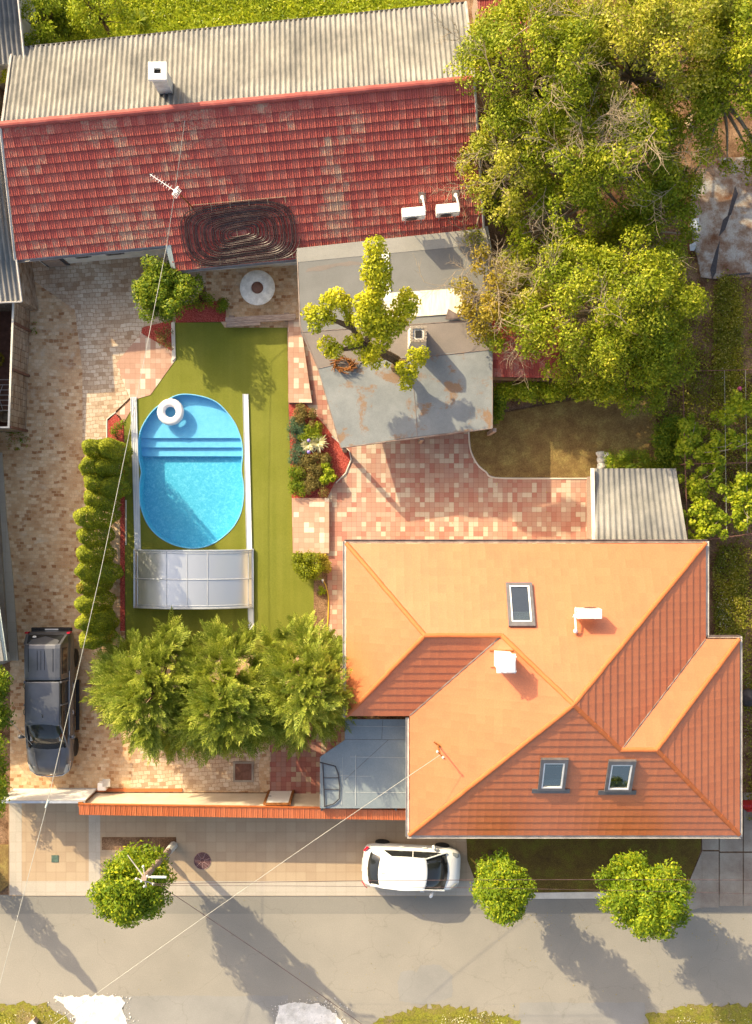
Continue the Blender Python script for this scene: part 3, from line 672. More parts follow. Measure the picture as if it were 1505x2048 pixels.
def gutter(mb, a, b, r=.07):
    """open half-round gutter"""
    a, b = Vector(a), Vector(b); d = (b - a).normalized(); s_ = d.cross(Vector((0, 0, 1))).normalized(); V = []
    for p in (a, b):
        for k in range(7):
            t = math.pi + math.pi * k / 6; V.append(p + s_ * math.cos(t) * r + Vector((0, 0, math.sin(t) * r)))
        for k in range(6, -1, -1):
            t = math.pi + math.pi * k / 6; V.append(p + s_ * math.cos(t) * (r - .012) + Vector((0, 0, math.sin(t) * (r - .012))))
    f = [(k, (k + 1) % 14, 14 + (k + 1) % 14, 14 + k) for k in range(14)]
    mb.poly(V, f); return mb

# ================================================================== RED TILED HOUSE (top left)
RH = thing('red_tiled_house', W(480, 300, 0), 'long house with faded red tiles on one slope and grey corrugated sheets on the other', 'house')
rl, rr = W(3, 250, 5.0), W(946, 158, 5.0)
el_, er_ = W(34, 520, 2.55), W(334, 489, 2.55)
nS = plane_n(rl, rr, el_)
O = lambda a, b, l=0: onplane(a, b, rl, nS, l)
eL, eR = O(34, 519), O(337, 490)
e_dir = (rr - rl).normalized()
# courses are laid from the lowest eave so that they stay in line on all three parts
low0 = O(346, 541)
lowE = low0 + e_dir * 5
P1 = [O(3, 250), O(336, 217.5), O(344, 488.8), O(34, 519)]
P2 = [O(336, 217.5), O(592, 192.5), O(592, 516.5), O(346, 541), O(337, 490)]
P2a = [O(336, 217.5), O(592, 192.5), O(592, 516.5), O(345.5, 541)]
P3 = [O(592, 192.5), O(947, 158), O(966, 459), O(592, 496)]
gz = .335
tiled([P1, P2a, P3], low0, lowE, nS, gz, .25, .045, .034, 'tile_red', 'tiled_roof_slope', RH, 'double', jag=.008)
ne0, ne1 = W(22, 97, 2.75), W(930, 5, 2.75)
corrugated('corrugated_roof_slope', (ne0, ne1, rr + Vector((0, .02, .02)), rl + Vector((0, .02, .02))), RH, sheet=1.25)
mbr = MB(); ridge_caps(mbr, rl + Vector((0, 0, .05)), rr + Vector((0, 0, .05)), .13, .42)
mbr.build('ridge_tiles', 'ridge_red', RH)
mb = MB(); mb.box(ne0.lerp(ne1, .5) + Vector((0, .03, -.05)), ((ne1 - ne0).length, .03, .14), math.atan2((ne1 - ne0).y, (ne1 - ne0).x)); mb.build('fascia_board', 'dark', RH)
mb = MB(); mb.box(ne0.lerp(ne1, .35) + Vector((0, -.1, .06)), (1.0, .35, .01), math.atan2((ne1 - ne0).y, (ne1 - ne0).x))
mb = MB(); gutter(mb, O(32, 522, -.08), O(337, 492.5, -.08)); gutter(mb, O(345, 544, -.08), O(592, 519.5, -.08)); mb.build('gutter', 'gutter', RH)
# verge flashings: west, east and the short step
mb = MB()
for a, b in ((O(1, 252), O(31, 521)), (O(949, 158), O(968, 458)), (W(24, 97, 2.75), W(4, 249, 5.0)), (W(932, 4, 2.75), W(949, 157, 5.0))):
    d = b - a; mb.tube([a + Vector((0, 0, .02)), b + Vector((0, 0, .02))], .055, 5)
mb.build('verge_flashing', 'gutter', RH)
mb = MB(); s0, s1, s2, s3 = O(330, 489, .03), O(341, 489, .06), O(352, 541, .06), O(344, 542, .03)
mb.poly([s0, s1, s2, s3] + [p - Vector((0, 0, .12)) for p in (s0, s1, s2, s3)], [(3, 2, 1, 0), (0, 1, 5, 4), (1, 2, 6, 5), (2, 3, 7, 6), (3, 0, 4, 7)])
mb.build('step_flashing', 'lamp', RH)
# walls
wn = [(-0.0, 0)]
wl = [W2(40, 110, 2.4), W2(905, 22, 2.4), W2(950, 470, 2.0), W2(600, 505, 2.0), W2(380, 520, 1.9), W2(335, 478, 2.2), W2(55, 505, 2.2)]
def hroof(x, y):  # underside of the roof
    zS = rl.z - (nS.x * (x - rl.x) + nS.y * (y - rl.y)) / nS.z
    nN = plane_n(ne0, ne1, rl); zN = rl.z - (nN.x * (x - rl.x) + nN.y * (y - rl.y)) / nN.z
    return min(zS, zN) - .09
mb = MB(); mb.prism(wl, 0, [hroof(*p) - .02 for p in wl]); 
gl0, gl1 = rl + Vector((.35, 0, -.12)), rr + Vector((-.35, 0, -.12))
mb.build('wall', 'offwhite', RH)
mb = MB()  # gable triangles
for g, s_ in ((gl0, 1), (gl1, -1)):
    a = Vector((*wl[0], hroof(*wl[0]))) if s_ > 0 else Vector((*wl[1], hroof(*wl[1]))); b = Vector((*wl[6], hroof(*wl[6]))) if s_ > 0 else Vector((*wl[2], hroof(*wl[2])))
    w_ = Vector((.12 * s_, 0, 0)); v = [a, b, g, a + w_, b + w_, g + w_]; mb.poly(v, [(0, 1, 2), (5, 4, 3), (0, 3, 4, 1), (1, 4, 5, 2), (2, 5, 3, 0)])
mb.build('gable', 'offwhite', RH)
# chimney on corrugated slope
ch0 = W(337, 190, 0); cc = W(315, 141, 6.0)
cx_, cy_ = cc.x, cc.y
m_ = MB(); m_.box((cx_, cy_, 4.6), (.48, .50, 2.5), R(4)); chm = m_.build('chimney', 'stone', RH)
m_ = MB(); z0, z1 = 5.85, 6.02
for dx, dy, sx_, sy_ in ((0, .2, .64, .22), (0, -.2, .64, .22), (.22, 0, .2, .2), (-.22, 0, .2, .2)):
    m_.box((cx_ + dx, cy_ + dy, (z0 + z1) / 2), (sx_, sy_, z1 - z0))
bevel(m_.build('chimney_cap', 'white', chm), .015)
m_ = MB(); m_.box((cx_, cy_, 5.88), (.26, .26, .05)); m_.build('flue', 'rubber', chm)
m_ = MB(); q = [W(322, 205, 4.62), W(352, 203, 4.62), W(352, 178, 4.25), W(320, 180, 4.25)]
m_.poly([p + Vector((0, 0, .06)) for p in q] + [p for p in q], [(0, 1, 2, 3), (0, 4, 5, 1), (1, 5, 6, 2), (2, 6, 7, 3), (3, 7, 4, 0)]); m_.build('chimney_flashing', 'lamp', chm)
# door and window seen under the eave
for nm, x, wd, z0_, z1_, md in (('door', 118, .85, 0, 1.95, 'dark'), ('window', 242, .7, .9, 1.7, 'frame_grey'), ('window', 180, .6, .9, 1.7, 'frame_grey')):
    a = W(x, 527 if x < 200 else 515, 0); t = (x - 55) / 280
    pa, pb = Vector(wl[6]), Vector(wl[5]); k = (a.x - pa.x) / (pb.x - pa.x); yy = pa.y + (pb.y - pa.y) * k
    m_ = MB(); m_.box((a.x, yy - .02, (z0_ + z1_) / 2), (wd, .1, z1_ - z0_), R(5.6)); oo = m_.build(nm, md, RH)
    m_ = MB(); m_.box((a.x, yy - .085, (z0_ + z1_) / 2), (wd - .2, .03, z1_ - z0_ - .2), R(5.6)); m_.build('pane' if nm == 'window' else 'panel', 'glass' if nm == 'window' else 'wood_grey', oo)
# mats on the paving under that wall
single(MB().box(W(118, 522, .02), (.85, .36, .025), R(4)), 'doormat', 'rubber', W(118, 522, 0), 'larger dark mat under the red roof eave, nearer the plank fence', 'doormat')
single(MB().box(W(242, 505, .02), (.68, .26, .025), R(4)), 'doormat', 'rubber', W(242, 505, 0), 'smaller dark mat on the paving at the house wall, nearer the stepped eave', 'doormat')

# solar pool heating coil lying on the tiles
U_ = e_dir; V_ = nS.cross(U_); V_ = V_ if V_.z > 0 else -V_
c0 = O(480, 466, .085)
HC = thing('pool_heating_coil', c0, 'wide oval coil of black plastic pipe lying on the red tiles', 'heating coil')
mb = MB(); pts = []; turns = 19; per = 40
hw, hh = 2.2, 1.18
for i in range(turns * per):
    t = i / (turns * per); a = 2 * math.pi * i / per
    rad = .16 + .84 * t
    ex = hw * rad; ey = hh * (.07 + .93 * t)
    ca, sa = math.cos(a), math.sin(a); pw = .5
    x = math.copysign(abs(ca) ** pw, ca) * ex; y = math.copysign(abs(sa) ** (.6), sa) * ey
    y += .05 * math.sin(x * 2.4 + .6) * (1 - t * .5) + .012 * math.sin(i * .37); x += .03 * math.sin(i * .11)
    pts.append(c0 + U_ * x + V_ * y + nS * (.01 * math.sin(i * .5)))
mb.tube(pts, .021, 5); mb.build('pipe', 'hosepipe', HC)
mb = MB()
for sx_ in (-1.75, -1.0, -.3, .4, 1.1, 1.75):
    for yy in (-1.02, 1.05):
        p = c0 + U_ * (sx_ + .1) + V_ * yy; mb.tube([p - V_ * .1, p + V_ * .12], .014, 4)
for sx_ in (-.9, -.1, .7):
    p = c0 + U_ * sx_; mb.tube([p - V_ * .13, p + V_ * .16], .013, 4)
mb.tube([c0 + U_ * -1.8 + V_ * -1.14, c0 + U_ * 2.0 + V_ * -1.1], .012, 4); mb.tube([c0 + U_ * -1.6 + V_ * 1.2, c0 + U_ * 1.9 + V_ * 1.18], .012, 4)
mb.build('pipe_clips', 'twig', HC)

# TV antenna
b0 = O(385, 414); t0 = W(352, 380, 5.75)
AN = thing('tv_antenna', b0, 'white comb-shaped aerial on a brown mast above the red tiles', 'antenna')
MB().tube([b0 - Vector((0, 0, .1)), t0], .028, 6).build('mast', 'rust', AN)
a_, b_ = W(300, 348, 5.85), W(354, 384, 5.8); d = (b_ - a_).normalized(); s_ = d.cross(Vector((0, 0, 1)))
mb = MB(); mb.tube([a_, b_], .014, 5); mb.build('boom', 'white', AN)
mb = MB()
for i in range(8):
    p = a_ + d * (.06 + i * .11); mb.tube([p - s_ * (.07 + i * .005), p + s_ * (.07 + i * .005)], .007, 4)
mb.build('elements', 'white', AN)
mb = MB()
for k in (-1, 1):
    for j in range(5):
        p = b_ - d * .06 + Vector((0, 0, .02 + .05 * j)) * k; p = b_ - d * (.10 - j * .03) + Vector((0, 0, .06 * j * k)); mb.tube([p - s_ * .17, p + s_ * .17], .011, 4)
mb.box(b_ - d * .05, (.14, .1, .08), math.atan2(d.y, d.x)); mb.build('reflector', 'white', AN)

# air conditioners
def ac_unit(loc, rz, label, pipe_end, pipe_side, group='outdoor air conditioners on the roofs', surf=None):
    t = thing('air_conditioner', loc, label, 'air conditioner', group)
    Rz = Matrix.Rotation(rz, 3, 'Z'); f = lambda x, y, z: Vector(loc) + Rz @ Vector((x, y, z))
    m = MB(); m.box(f(0, 0, .32), (.86, .34, .56), rz); c = bevel(m.build('casing', 'white', t), .02)
    m = MB(); m.box(f(-.08, -.178, .32), (.5, .012, .44), rz); m.build('fan_grille', 'alu', c)
    m = MB(); m.lathe([(.03, 0), (.2, .002), (.205, .012), (.03, .014)], (0, 0, 0), 20); 
    v = m.V[-1]; m.V[-1] = np.array([tuple(f(-.08 + a[0], -.186 - a[2], .32 + a[1])) for a in v]); m.build('fan', 'dark', c)
    m = MB()
    for sx_ in (-.3, .3):
        for sy_ in (-.14, .2):
            base = f(sx_, sy_, .04); z_ = surf(base.x, base.y) if surf else base.z - .4
            m.tube([base, Vector((base.x, base.y, z_))], .018, 5)
        m.tube([f(sx_, -.18, .04), f(sx_, .24, .04)], .018, 5)
    m.build('bracket', 'alu', t)
    p0 = f(.45 * pipe_side, .05, .2); p3 = Vector(pipe_end); p2 = p3 + Vector((0, 0, .16)); p1 = p0.lerp(p2, .5) + Vector((0, 0, .05))
    MB().tube(cr_open([p0, p1, p2, p3], 5), .038, 8).build('pipe_duct', 'white', t)
    m = MB(); m.lathe([(.035, -.04), (.075, .0), (.085, .05), (.06, .1), (.02, .12)], tuple(p3 + Vector((0, 0, .05))), 14); m.build('pipe_hood', 'white', t, smooth=True)
    return t
zS = lambda x, y: rl.z - (nS.x * (x - rl.x) + nS.y * (y - rl.y)) / nS.z
for (x, y, ex, ey, lb) in ((827, 430, 845, 396, 'left white air conditioner standing over the edge of the red tiled roof'), (895, 423, 912, 392, 'right white air conditioner on the red tiles, closer to the big trees')):
    g = O(x, y, .5); ac_unit((g.x, g.y, g.z - .12), R(5), lb, O(ex, ey, .08), 1, surf=zS)
m = MB()
for ex, ey in ((845, 394), (912, 390)):
    p = O(ex, ey, .045); q = [p + U_ * a + V_ * b for a, b in ((-.13, -.2), (.13, -.2), (.13, .2), (-.13, .2))]; m.poly([a + nS * .02 for a in q] + q, [(0, 1, 2, 3), (0, 4, 5, 1), (1, 5, 6, 2), (2, 6, 7, 3), (3, 7, 4, 0)])
m.build('pipe_flashing', 'gutter_dark', RH)

# ================================================================== FLAT ROOFED ANNEX
ha = 2.3
AX = thing('flat_roofed_annex', W(800, 700, 0), 'low annex with a patched grey flat roof between the red tiled house and the patio', 'annex')
outer = [(594, 499), (970, 459), (979, 520), (985, 690), (985, 856), (683, 895), (637, 737), (601, 652)]
m = MB().prism(px(outer, ha), ha - .16, ha - .012); m.build('roof_deck', 'bitumen', AX)
def rsheet(pts, name, mat, dz): return MB().sheet(px(pts, ha + dz), ha + dz).build(name, mat, AX)
rsheet([(596, 513), (975, 478), (977, 566), (980, 638), (603, 664), (600, 652)], 'roof_membrane', 'bitumen', .0)
rsheet([(601, 664), (981, 637), (984, 700), (770, 720), (637, 737)], 'brownish_membrane', 'bitumen2', .004)
rsheet([(637, 737), (684, 727), (730, 740), (770, 716), (985, 699), (985, 856), (828, 873), (683, 895)], 'sheet_roof', 'sheetroof', .008)
rsheet(ragged([(618, 536), (650, 530), (700, 521), (722, 523), (720, 529), (680, 532), (640, 541), (612, 544)], 1.5, 12), 'puddle_stain', 'bitumen2', .004)
q = [W(594, 496, ha + .12), W(970, 456, ha + .14), W(979, 487, ha + .01), W(596, 524, ha + .01)]
MB().poly(q + [p - Vector((0, 0, .05)) for p in q], [(0, 3, 2, 1), (0, 1, 5, 4), (1, 2, 6, 5), (2, 3, 7, 6), (3, 0, 4, 7)]).build('pale_flashing', 'flash', AX)
m = MB()
for a, b in (((601, 652), (637, 737)), ((637, 737), (683, 895)), ((683, 895), (985, 856)), ((985, 856), (985, 690)), ((985, 690), (979, 520)), ((979, 520), (975, 470)), ((601, 652), (595, 500))):
    m.tube([W(*a, ha - .02), W(*b, ha - .02)], .035, 5)
m.build('edge_trim', 'gutter_dark', AX)
m = MB(); m.tube([W(776, 716, ha + .03), W(781, 700, ha + .03)], .01, 4); m.tube([W(826, 758, ha + .01), W(832, 820, ha + .012), W(835, 875, ha + .01)], .012, 4); m.tube([W(603, 664, ha + .01), W(981, 638, ha + .01)], .014, 4); m.tube(cr_open([W(637, 737, ha + .015), W(684, 727, ha + .02), W(706, 737, ha + .02), W(728, 722, ha + .02), W(770, 718, ha + .02), W(870, 711, ha + .02), W(984, 699, ha + .015)], 4), .014, 4)
m.build('roof_seam', 'gutter_dark', AX)
# roof light strip and cream sheets
q = [W(762, 506, ha + .05), W(778, 504, ha + .05), W(783, 600, ha + .05), W(768, 602, ha + .05)]
MB().prism([(p.x, p.y) for p in q], ha + .0, ha + .05).build('white_roof_strip', 'white', AX)
MB().prism(px([(768, 637), (928, 626), (922, 576), (768, 586)], ha + .05), ha, ha + .045).build('cream_roof_sheet', 'poly_cream', AX)
m = MB(); q = [W(891, 638, ha + .10), W(897, 617, ha + .20), W(925, 634, ha + .14), W(905, 640, ha + .08)]
m.poly(q + [p - Vector((0, 0, .012)) for p in q], [(0, 1, 2, 3), (7, 6, 5, 4), (0, 4, 5, 1), (1, 5, 6, 2), (2, 6, 7, 3), (3, 7, 4, 0)])
m.build('loose_sheet', 'gutter_dark', AX)
m = MB(); V = []
for i in range(9):
    t = i / 8; a = W(926 + 22 * t, 560 + 10 * t, ha + .05 + .2 * math.sin(t * 3)); b = W(922 + 30 * t, 634 - 30 * t * t, ha + .03 + .25 * t); V += [a, b]
m.poly(V, [(2 * i, 2 * i + 1, 2 * i + 3, 2 * i + 2) for i in range(8)]); m.build('peeled_membrane', 'bitumen2', AX)
# block work and posts below the roof
m = MB(); m.prism([W2(610, 512), W2(965, 480), W2(972, 520), W2(975, 700), W2(790, 722), W2(655, 735), W2(615, 655)], 0, ha - .17); m.build('wall', 'offwhite', AX)
for p in ((691, 902), (978, 868), (840, 884)): MB().box(W(p[0], p[1], 0) + Vector((0, 0, (ha - .17) / 2)), (.14, .14, ha - .17)).build('post', 'wood_grey', AX)
# chimney of the annex
cb = W(837, 676, ha); top = ha + 1.35
c_ = W(837.5, 668, top)
m = MB(); v = []
for z, s_ in ((ha, .44), (top - .1, .36), (top, .36)):
    v += [(c_.x - s_ / 2, c_.y - s_ / 2 , z), (c_.x + s_ / 2, c_.y - s_ / 2, z), (c_.x + s_ / 2, c_.y + s_ / 2, z), (c_.x - s_ / 2, c_.y + s_ / 2, z)]
m.poly([(a[0] * 1.6 - c_.x * .6, a[1] * 1.6 - c_.y * .6, a[2]) for a in v], [(i * 4 + k, i * 4 + (k + 1) % 4, i * 4 + 4 + (k + 1) % 4, i * 4 + 4 + k) for i in range(2) for k in range(4)] + [(8, 9, 10, 11)])
chx = m.build('chimney', 'offwhite', AX)
m = MB()
for i in range(16):
    a = i / 16 * 2 * math.pi; m.box(c_ + Vector((max(-.25, min(.25, math.cos(a) * .33)), max(-.25, min(.25, math.sin(a) * .33)), .02)), (.11, .1, .07), a)
m.build('chimney_rim', 'concrete', chx)
MB().box(c_ + Vector((0, 0, .012)), (.24, .26, .03)).build('flue', 'rubber', chx)

# ================================================================== ORANGE HOUSE
OH = thing('orange_roofed_house', W(1100, 1400, 0), 'house with a many-sided bright orange tile roof and three roof windows', 'house')
hE = 3.3; F = (CAMH - hE) / CAMH / PPM; T = .60
xWA, yN, ySA, xWB, ySB, xE1, yN2, xE2 = -1.08, -1.17, -7.52, 1.25, -11.93, 12.17, -4.70, 13.42
def Z(run, t=T): return hE + run * t
runA = (yN - ySA) / 2
A_ = Vector((xWA, yN, hE)); B_ = Vector((xE1, yN, hE)); SWA = Vector((xWA, ySA, hE)); VB = Vector((xWB, ySA, hE)); SW = Vector((xWB, ySB, hE)); SE = Vector((xE2, ySB, hE))
NE2 = Vector((xE2, yN2, hE)); VE = Vector((xE1, yN2, hE))
C_ = Vector((1.72, yN - runA, Z(runA))); D_ = Vector((xWB + runA, yN - runA, Z(runA)))
rE = (xE1 - xWB) / 2; E_ = Vector((xWB + rE, (yN + ySB) / 2, Z((yN - ySB) / 2)))
rF = (yN2 - ySB) / 2; F_ = Vector((xE1 - rF, yN2 - rF, Z(rF))); G_ = Vector((xE2 - rF, yN2 - rF, Z(rF)))
gg, tw_, stp, am = .34, .30, .026, .004
def face(polys, e0, e1, apex, name='roof_slope'):
    n = plane_n(e0, e1, apex); flat = n.dot(SUN) > .5
    return tiled(polys, e0, e1, n, gg, tw_, .016 if flat else .026, .0015 if flat else .005, 'tile_orange', name, OH, 'flat', jag=.004)
DN = Vector((D_.x, yN, hE))
face([[A_, DN, D_, C_], [DN, B_, E_, D_]], A_, B_, D_)
face([[A_, C_, SWA]], A_, SWA, C_)
face([[SWA, C_, D_, VB]], SWA, VB, D_)
face([[VB, D_, E_, SW]], VB, SW, D_)
FS = Vector((F_.x, ySB, hE))
face([[SW, E_, F_, FS], [FS, F_, G_, SE]], SW, SE, F_)
face([[B_, E_, F_, VE]], B_, VE, F_)
face([[VE, F_, G_, NE2]], VE, NE2, F_)
face([[NE2, G_, SE]], NE2, SE, G_)
m = MB(); up = Vector((0, 0, .035))
for a, b in ((A_, C_), (SWA, C_), (C_, D_), (D_, E_), (B_, E_), (SW, E_), (E_, F_), (F_, G_), (G_, NE2), (G_, SE)): ridge_caps(m, a + up, b + up, .085, .42)
m.build('ridge_tiles', 'ridge_orange', OH)
m = MB()
for a, b in ((VB, D_), (VE, F_)): m.tube([a + Vector((0, 0, .015)), b + Vector((0, 0, .015))], .035, 5)
m.build('valley_flashing', 'gutter_dark', OH)
g_ = .09; gz_ = hE - .04
def GP(x, y): return Vector((x, y, gz_))
m = MB(); gutter(m, GP(xWA - g_, yN + g_), GP(xE1 + g_, yN + g_), .065); gutter(m, GP(xE1 + g_, yN2 + g_), GP(xE2 + g_, yN2 + g_), .055); m.build('gutter', 'gutter_dark', OH)
m = MB(); gutter(m, GP(xWB - g_, ySB - g_), GP(xE2 + g_, ySB - g_), .06); gutter(m, GP(xE2 + g_, ySB - g_), GP(xE2 + g_, yN2 + g_), .04); gutter(m, GP(xE1 + g_, yN + g_), GP(xE1 + g_, yN2 + g_), .06)
gutter(m, GP(xWA - g_, yN + g_), GP(xWA - g_, ySA - g_), .06); gutter(m, GP(xWB - g_, ySA - g_), GP(xWB - g_, ySB - g_), .06); m.build('gutter', 'gutter', OH)
i_ = .42
foot = [(xWA + i_, yN - i_), (xE1 - i_, yN - i_), (xE1 - i_, yN2 - i_), (xE2 - i_, yN2 - i_), (xE2 - i_, ySB + i_), (xWB + i_, ySB + i_), (xWB + i_, ySA + i_), (xWA + i_, ySA + i_)]
MB().prism(foot, 0, hE - .12).build('wall', 'cream', OH)
i_ = .03
soff = [(xWA + i_, yN - i_), (xE1 - i_, yN - i_), (xE1 - i_, yN2 - i_), (xE2 - i_, yN2 - i_), (xE2 - i_, ySB + i_), (xWB + i_, ySB + i_), (xWB + i_, ySA + i_), (xWA + i_, ySA + i_)]
MB().prism(soff, hE - .12, hE - .07).build('soffit', 'offwhite', OH)
# south front windows and a door (seen only from the side)
for x in (3.4, 6.6, 10.6):
    o = MB().box((x, ySB + .42, 1.55), (1.3, .1, 1.3)).build('window', 'white', OH); MB().box((x, ySB + .36, 1.55), (1.12, .03, 1.12)).build('pane', 'glass', o)
# downpipes
for x, y in ((xWB + .36, ySB + .34), (xE2 - .34, ySB + .34)): MB().tube([(x, y, .1), (x, y, hE - .15)], .045, 8).build('downpipe', 'gutter', OH)

def roof_window(P0, e0, e1, apex, wd=1.0, ln=1.45, blind=.2, tint='glass', apron=False, lab=None, frame='frame_grey', low=.0):
    """P0 = centre on the slope"""
    n = plane_n(e0, e1, apex); u = (Vector(e1) - Vector(e0)).normalized(); v = n.cross(u); v = v if v.z > 0 else -v; u = v.cross(n)
    M3 = Matrix((u, v, n)).transposed(); q = lambda a, b, c: Vector(P0) + u * a + v * b + n * c
    m = MB(); fw = .11
    for a, b, sa, sb in ((-(wd - fw) / 2, 0, fw, ln), ((wd - fw) / 2, 0, fw, ln), (0, (ln - .17) / 2, wd - 2 * fw, .17), (0, -(ln - fw) / 2, wd - 2 * fw, fw)):
        m.box(q(a, b, .07), (sa, sb, .13), M3=M3)
    w_ = m.build('roof_window', frame, OH)
    if lab: w_['label'] = lab
    m = MB(); iw, il = wd - 2 * fw, ln - fw - .17
    for a, b, sa, sb in ((-(iw - .05) / 2, -.03, .05, il), ((iw - .05) / 2, -.03, .05, il), (0, il / 2 - .055, iw - .1, .05), (0, -il / 2 - .005, iw - .1, .05)):
        m.box(q(a, b, .085), (sa, sb, .07), M3=M3)
    m.build('sash', 'white', w_)
    MB().box(q(0, -.03, .07), (iw - .1, il - .1, .02), M3=M3).build('pane', 'skyglass', w_)
    MB().box(q(0, -.03, .018), (iw - .1, il - .1, .02), M3=M3).build('room_behind_glass', tint, w_)
    if blind: MB().box(q(0, il / 2 - .03 - blind / 2, .045), (iw - .1, blind, .015), M3=M3).build('blind', 'plate', w_)
    if low: MB().box(q(0, -il / 2 + .03 + low / 2, .045), (iw - .1, low, .015), M3=M3).build('blind', 'plate', w_)
    if apron: MB().box(q(0, -ln / 2 - .09, .05), (wd + .4, .2, .03), M3=M3).build('apron_flashing', 'frame_grey', w_)
    return w_
M['room_brown'] = noisy('warm_room_interior', (.10, .055, .015), (.20, .11, .03), 6)
M['room_grey'] = noisy('dim_room_interior', (.09, .10, .11), (.14, .15, .16), 5)
nN_ = plane_n(A_, B_, D_); nSB = plane_n(SW, SE, F_)
roof_window(onplane(1041, 1211, A_, nN_, 0), A_, B_, D_, .94, 1.72, .42, 'room_grey', lab='grey framed roof window on the bright slope facing the patio')
roof_window(onplane(1106, 1546, SW, nSB, 0), SW, SE, F_, .96, 1.50, .24, 'room_grey', True, lab='street-side roof window with grey blue glass', low=.3)
roof_window(onplane(1240, 1549, SW, nSB, 0), SW, SE, F_, .96, 1.50, .16, 'room_brown', True, lab='street-side roof window with a brown room behind its glass', low=.3)
# white chimney of the orange house
nWB = plane_n(VB, SW, D_)
cb = onplane(1013, 1322, VB, nWB, 0); ct = cb.z + 1.15
cp = W(1013, 1327, ct)
m = MB(); m.box((cp.x, cp.y, (cb.z - .5 + ct) / 2), (.52, .54, ct - cb.z + .5)); c1 = m.build('chimney', 'white', OH)
m = MB(); m.box((cp.x, cp.y, ct + .02), (.66, .66, .07)); bevel(m.build('chimney_slab', 'white', c1), .02)
m = MB(); m.box((cp.x + .06, cp.y + .0, ct + .22), (.44, .54, .07)); 
for a in (-.2, .3):
    for b in (-.24, .24): m.box((cp.x + a, cp.y + b, ct + .12), (.06, .06, .2))
bevel(m.build('chimney_cowl', 'white', c1), .02)
m = MB()
for y_, x0, x1 in ((1301, 980, 1028), (1303, 980, 1028), (1335, 982, 1000)):
    a, b = onplane(x0, y_, VB, nWB, .04), onplane(x1, y_, VB, nWB, .04); m.tube([a, b], .012, 4)
m.build('roof_step_iron', 'rust', c1)
# air conditioner on the bright slope
g = onplane(1176, 1226, A_, nN_, .5); zN_ = lambda x, y: A_.z - (nN_.x * (x - A_.x) + nN_.y * (y - A_.y)) / nN_.z
ac_unit((g.x, g.y, g.z - .22), R(180), 'white air conditioner on the bright orange slope near the hip', onplane(1151, 1262, A_, nN_, .1), 1, surf=zN_)
a = onplane(1146, 1235, A_, nN_, .0)
AM = thing('white_pipe_mast', a, 'thin white vertical rod beside the air conditioner on the orange roof', 'rod')
MB().tube([a, a + Vector((0, .35, .9))], .018, 6).build('rod', 'white', AM)
# service mast on the orange roof
mbse = onplane(876, 1489, VB, nWB, 0); mt_ = mbse + Vector((.02, -.1, 1.25))
SM = thing('service_mast', mbse, 'short rusty cable mast on the bright orange slope holding the house wire', 'mast')
MB().tube([mbse - Vector((0, 0, .1)), mt_], .03, 6).build('mast', 'rust', SM)
m = MB(); m.tube([mt_ + Vector((-.12, .12, -.1)), mt_ + Vector((.18, -.18, -.1))], .02, 5); m.tube([mbse + Vector((-.14, .1, .06)), mbse + Vector((.16, -.1, .06))], .03, 5); m.build('crossbar', 'rust', SM)
m = MB()
for k in (-1, 1): m.lathe([(.02, 0), (.045, .02), (.03, .05), (.045, .07), (.01, .1)], tuple(mt_ + Vector((-.1 * k, .1 * k, -.09))), 10)
m.build('insulator', 'stone', SM)

# ================================================================== CARPORT CANOPY
hc = 2.35
CP = thing('carport_canopy', W(730, 1530, 0), 'blue-grey flat canopy between the boundary wall cap and the orange house', 'canopy')
m = MB().prism(px([(690, 1439), (816, 1439), (816, 1617), (641, 1617), (641, 1514), (690, 1480)], hc), hc - .05, hc); m.build('roof_sheet', 'canopy', CP)
M['canopy_line'] = noisy('faint_canopy_line', (.34, .37, .38), (.40, .43, .44), 4, .6)
m = MB()
for a, b in (((692, 1452), (815, 1454)), ((700, 1514), (815, 1516)), ((676, 1552), (742, 1553)), ((690, 1585), (815, 1586)), ((712, 1510), (712, 1612)), ((686, 1515), (684, 1612)), ((641, 1516), (641, 1616))): m.tube([W(*a, hc + .004), W(*b, hc + .004)], .012 if a[0] != 712 else .02, 4)
m.build('batten', 'canopy_line', CP)
m = MB()
for a, b in (((690, 1479), (815, 1480)), ((766, 1439), (764, 1478)), ((777, 1480), (690, 1560))): m.tube([W(*a, hc + .003), W(*b, hc + .003)], .007, 4)
m.build('seam', 'frame_grey', CP)
for p in ((650, 1600), (652, 1525), (790, 1600)): MB().box(W(p[0], p[1] - 12, 0) + Vector((0, 0, hc / 2 - .025)), (.08, .08, hc - .05)).build('post', 'dark', CP)
m = MB(); z = hc + .06
fr = [W(x, y, z) for x, y in ((640, 1525), (660, 1530), (671, 1533), (677, 1548), (680, 1575), (679, 1598), (668, 1608), (648, 1614))]
m.tube(fr, .022, 6); m.tube([W(646, 1527, z), W(648, 1575, z), W(650, 1614, z)], .022, 6)
for y in (1556, 1579): m.tube([W(648, y, z), W(678, y, z)], .016, 5)
single(m, 'curved_metal_frame', 'dark', W(660, 1570, z), 'curved dark metal frame with two crossbars on the left edge of the canopy', 'metal frame')

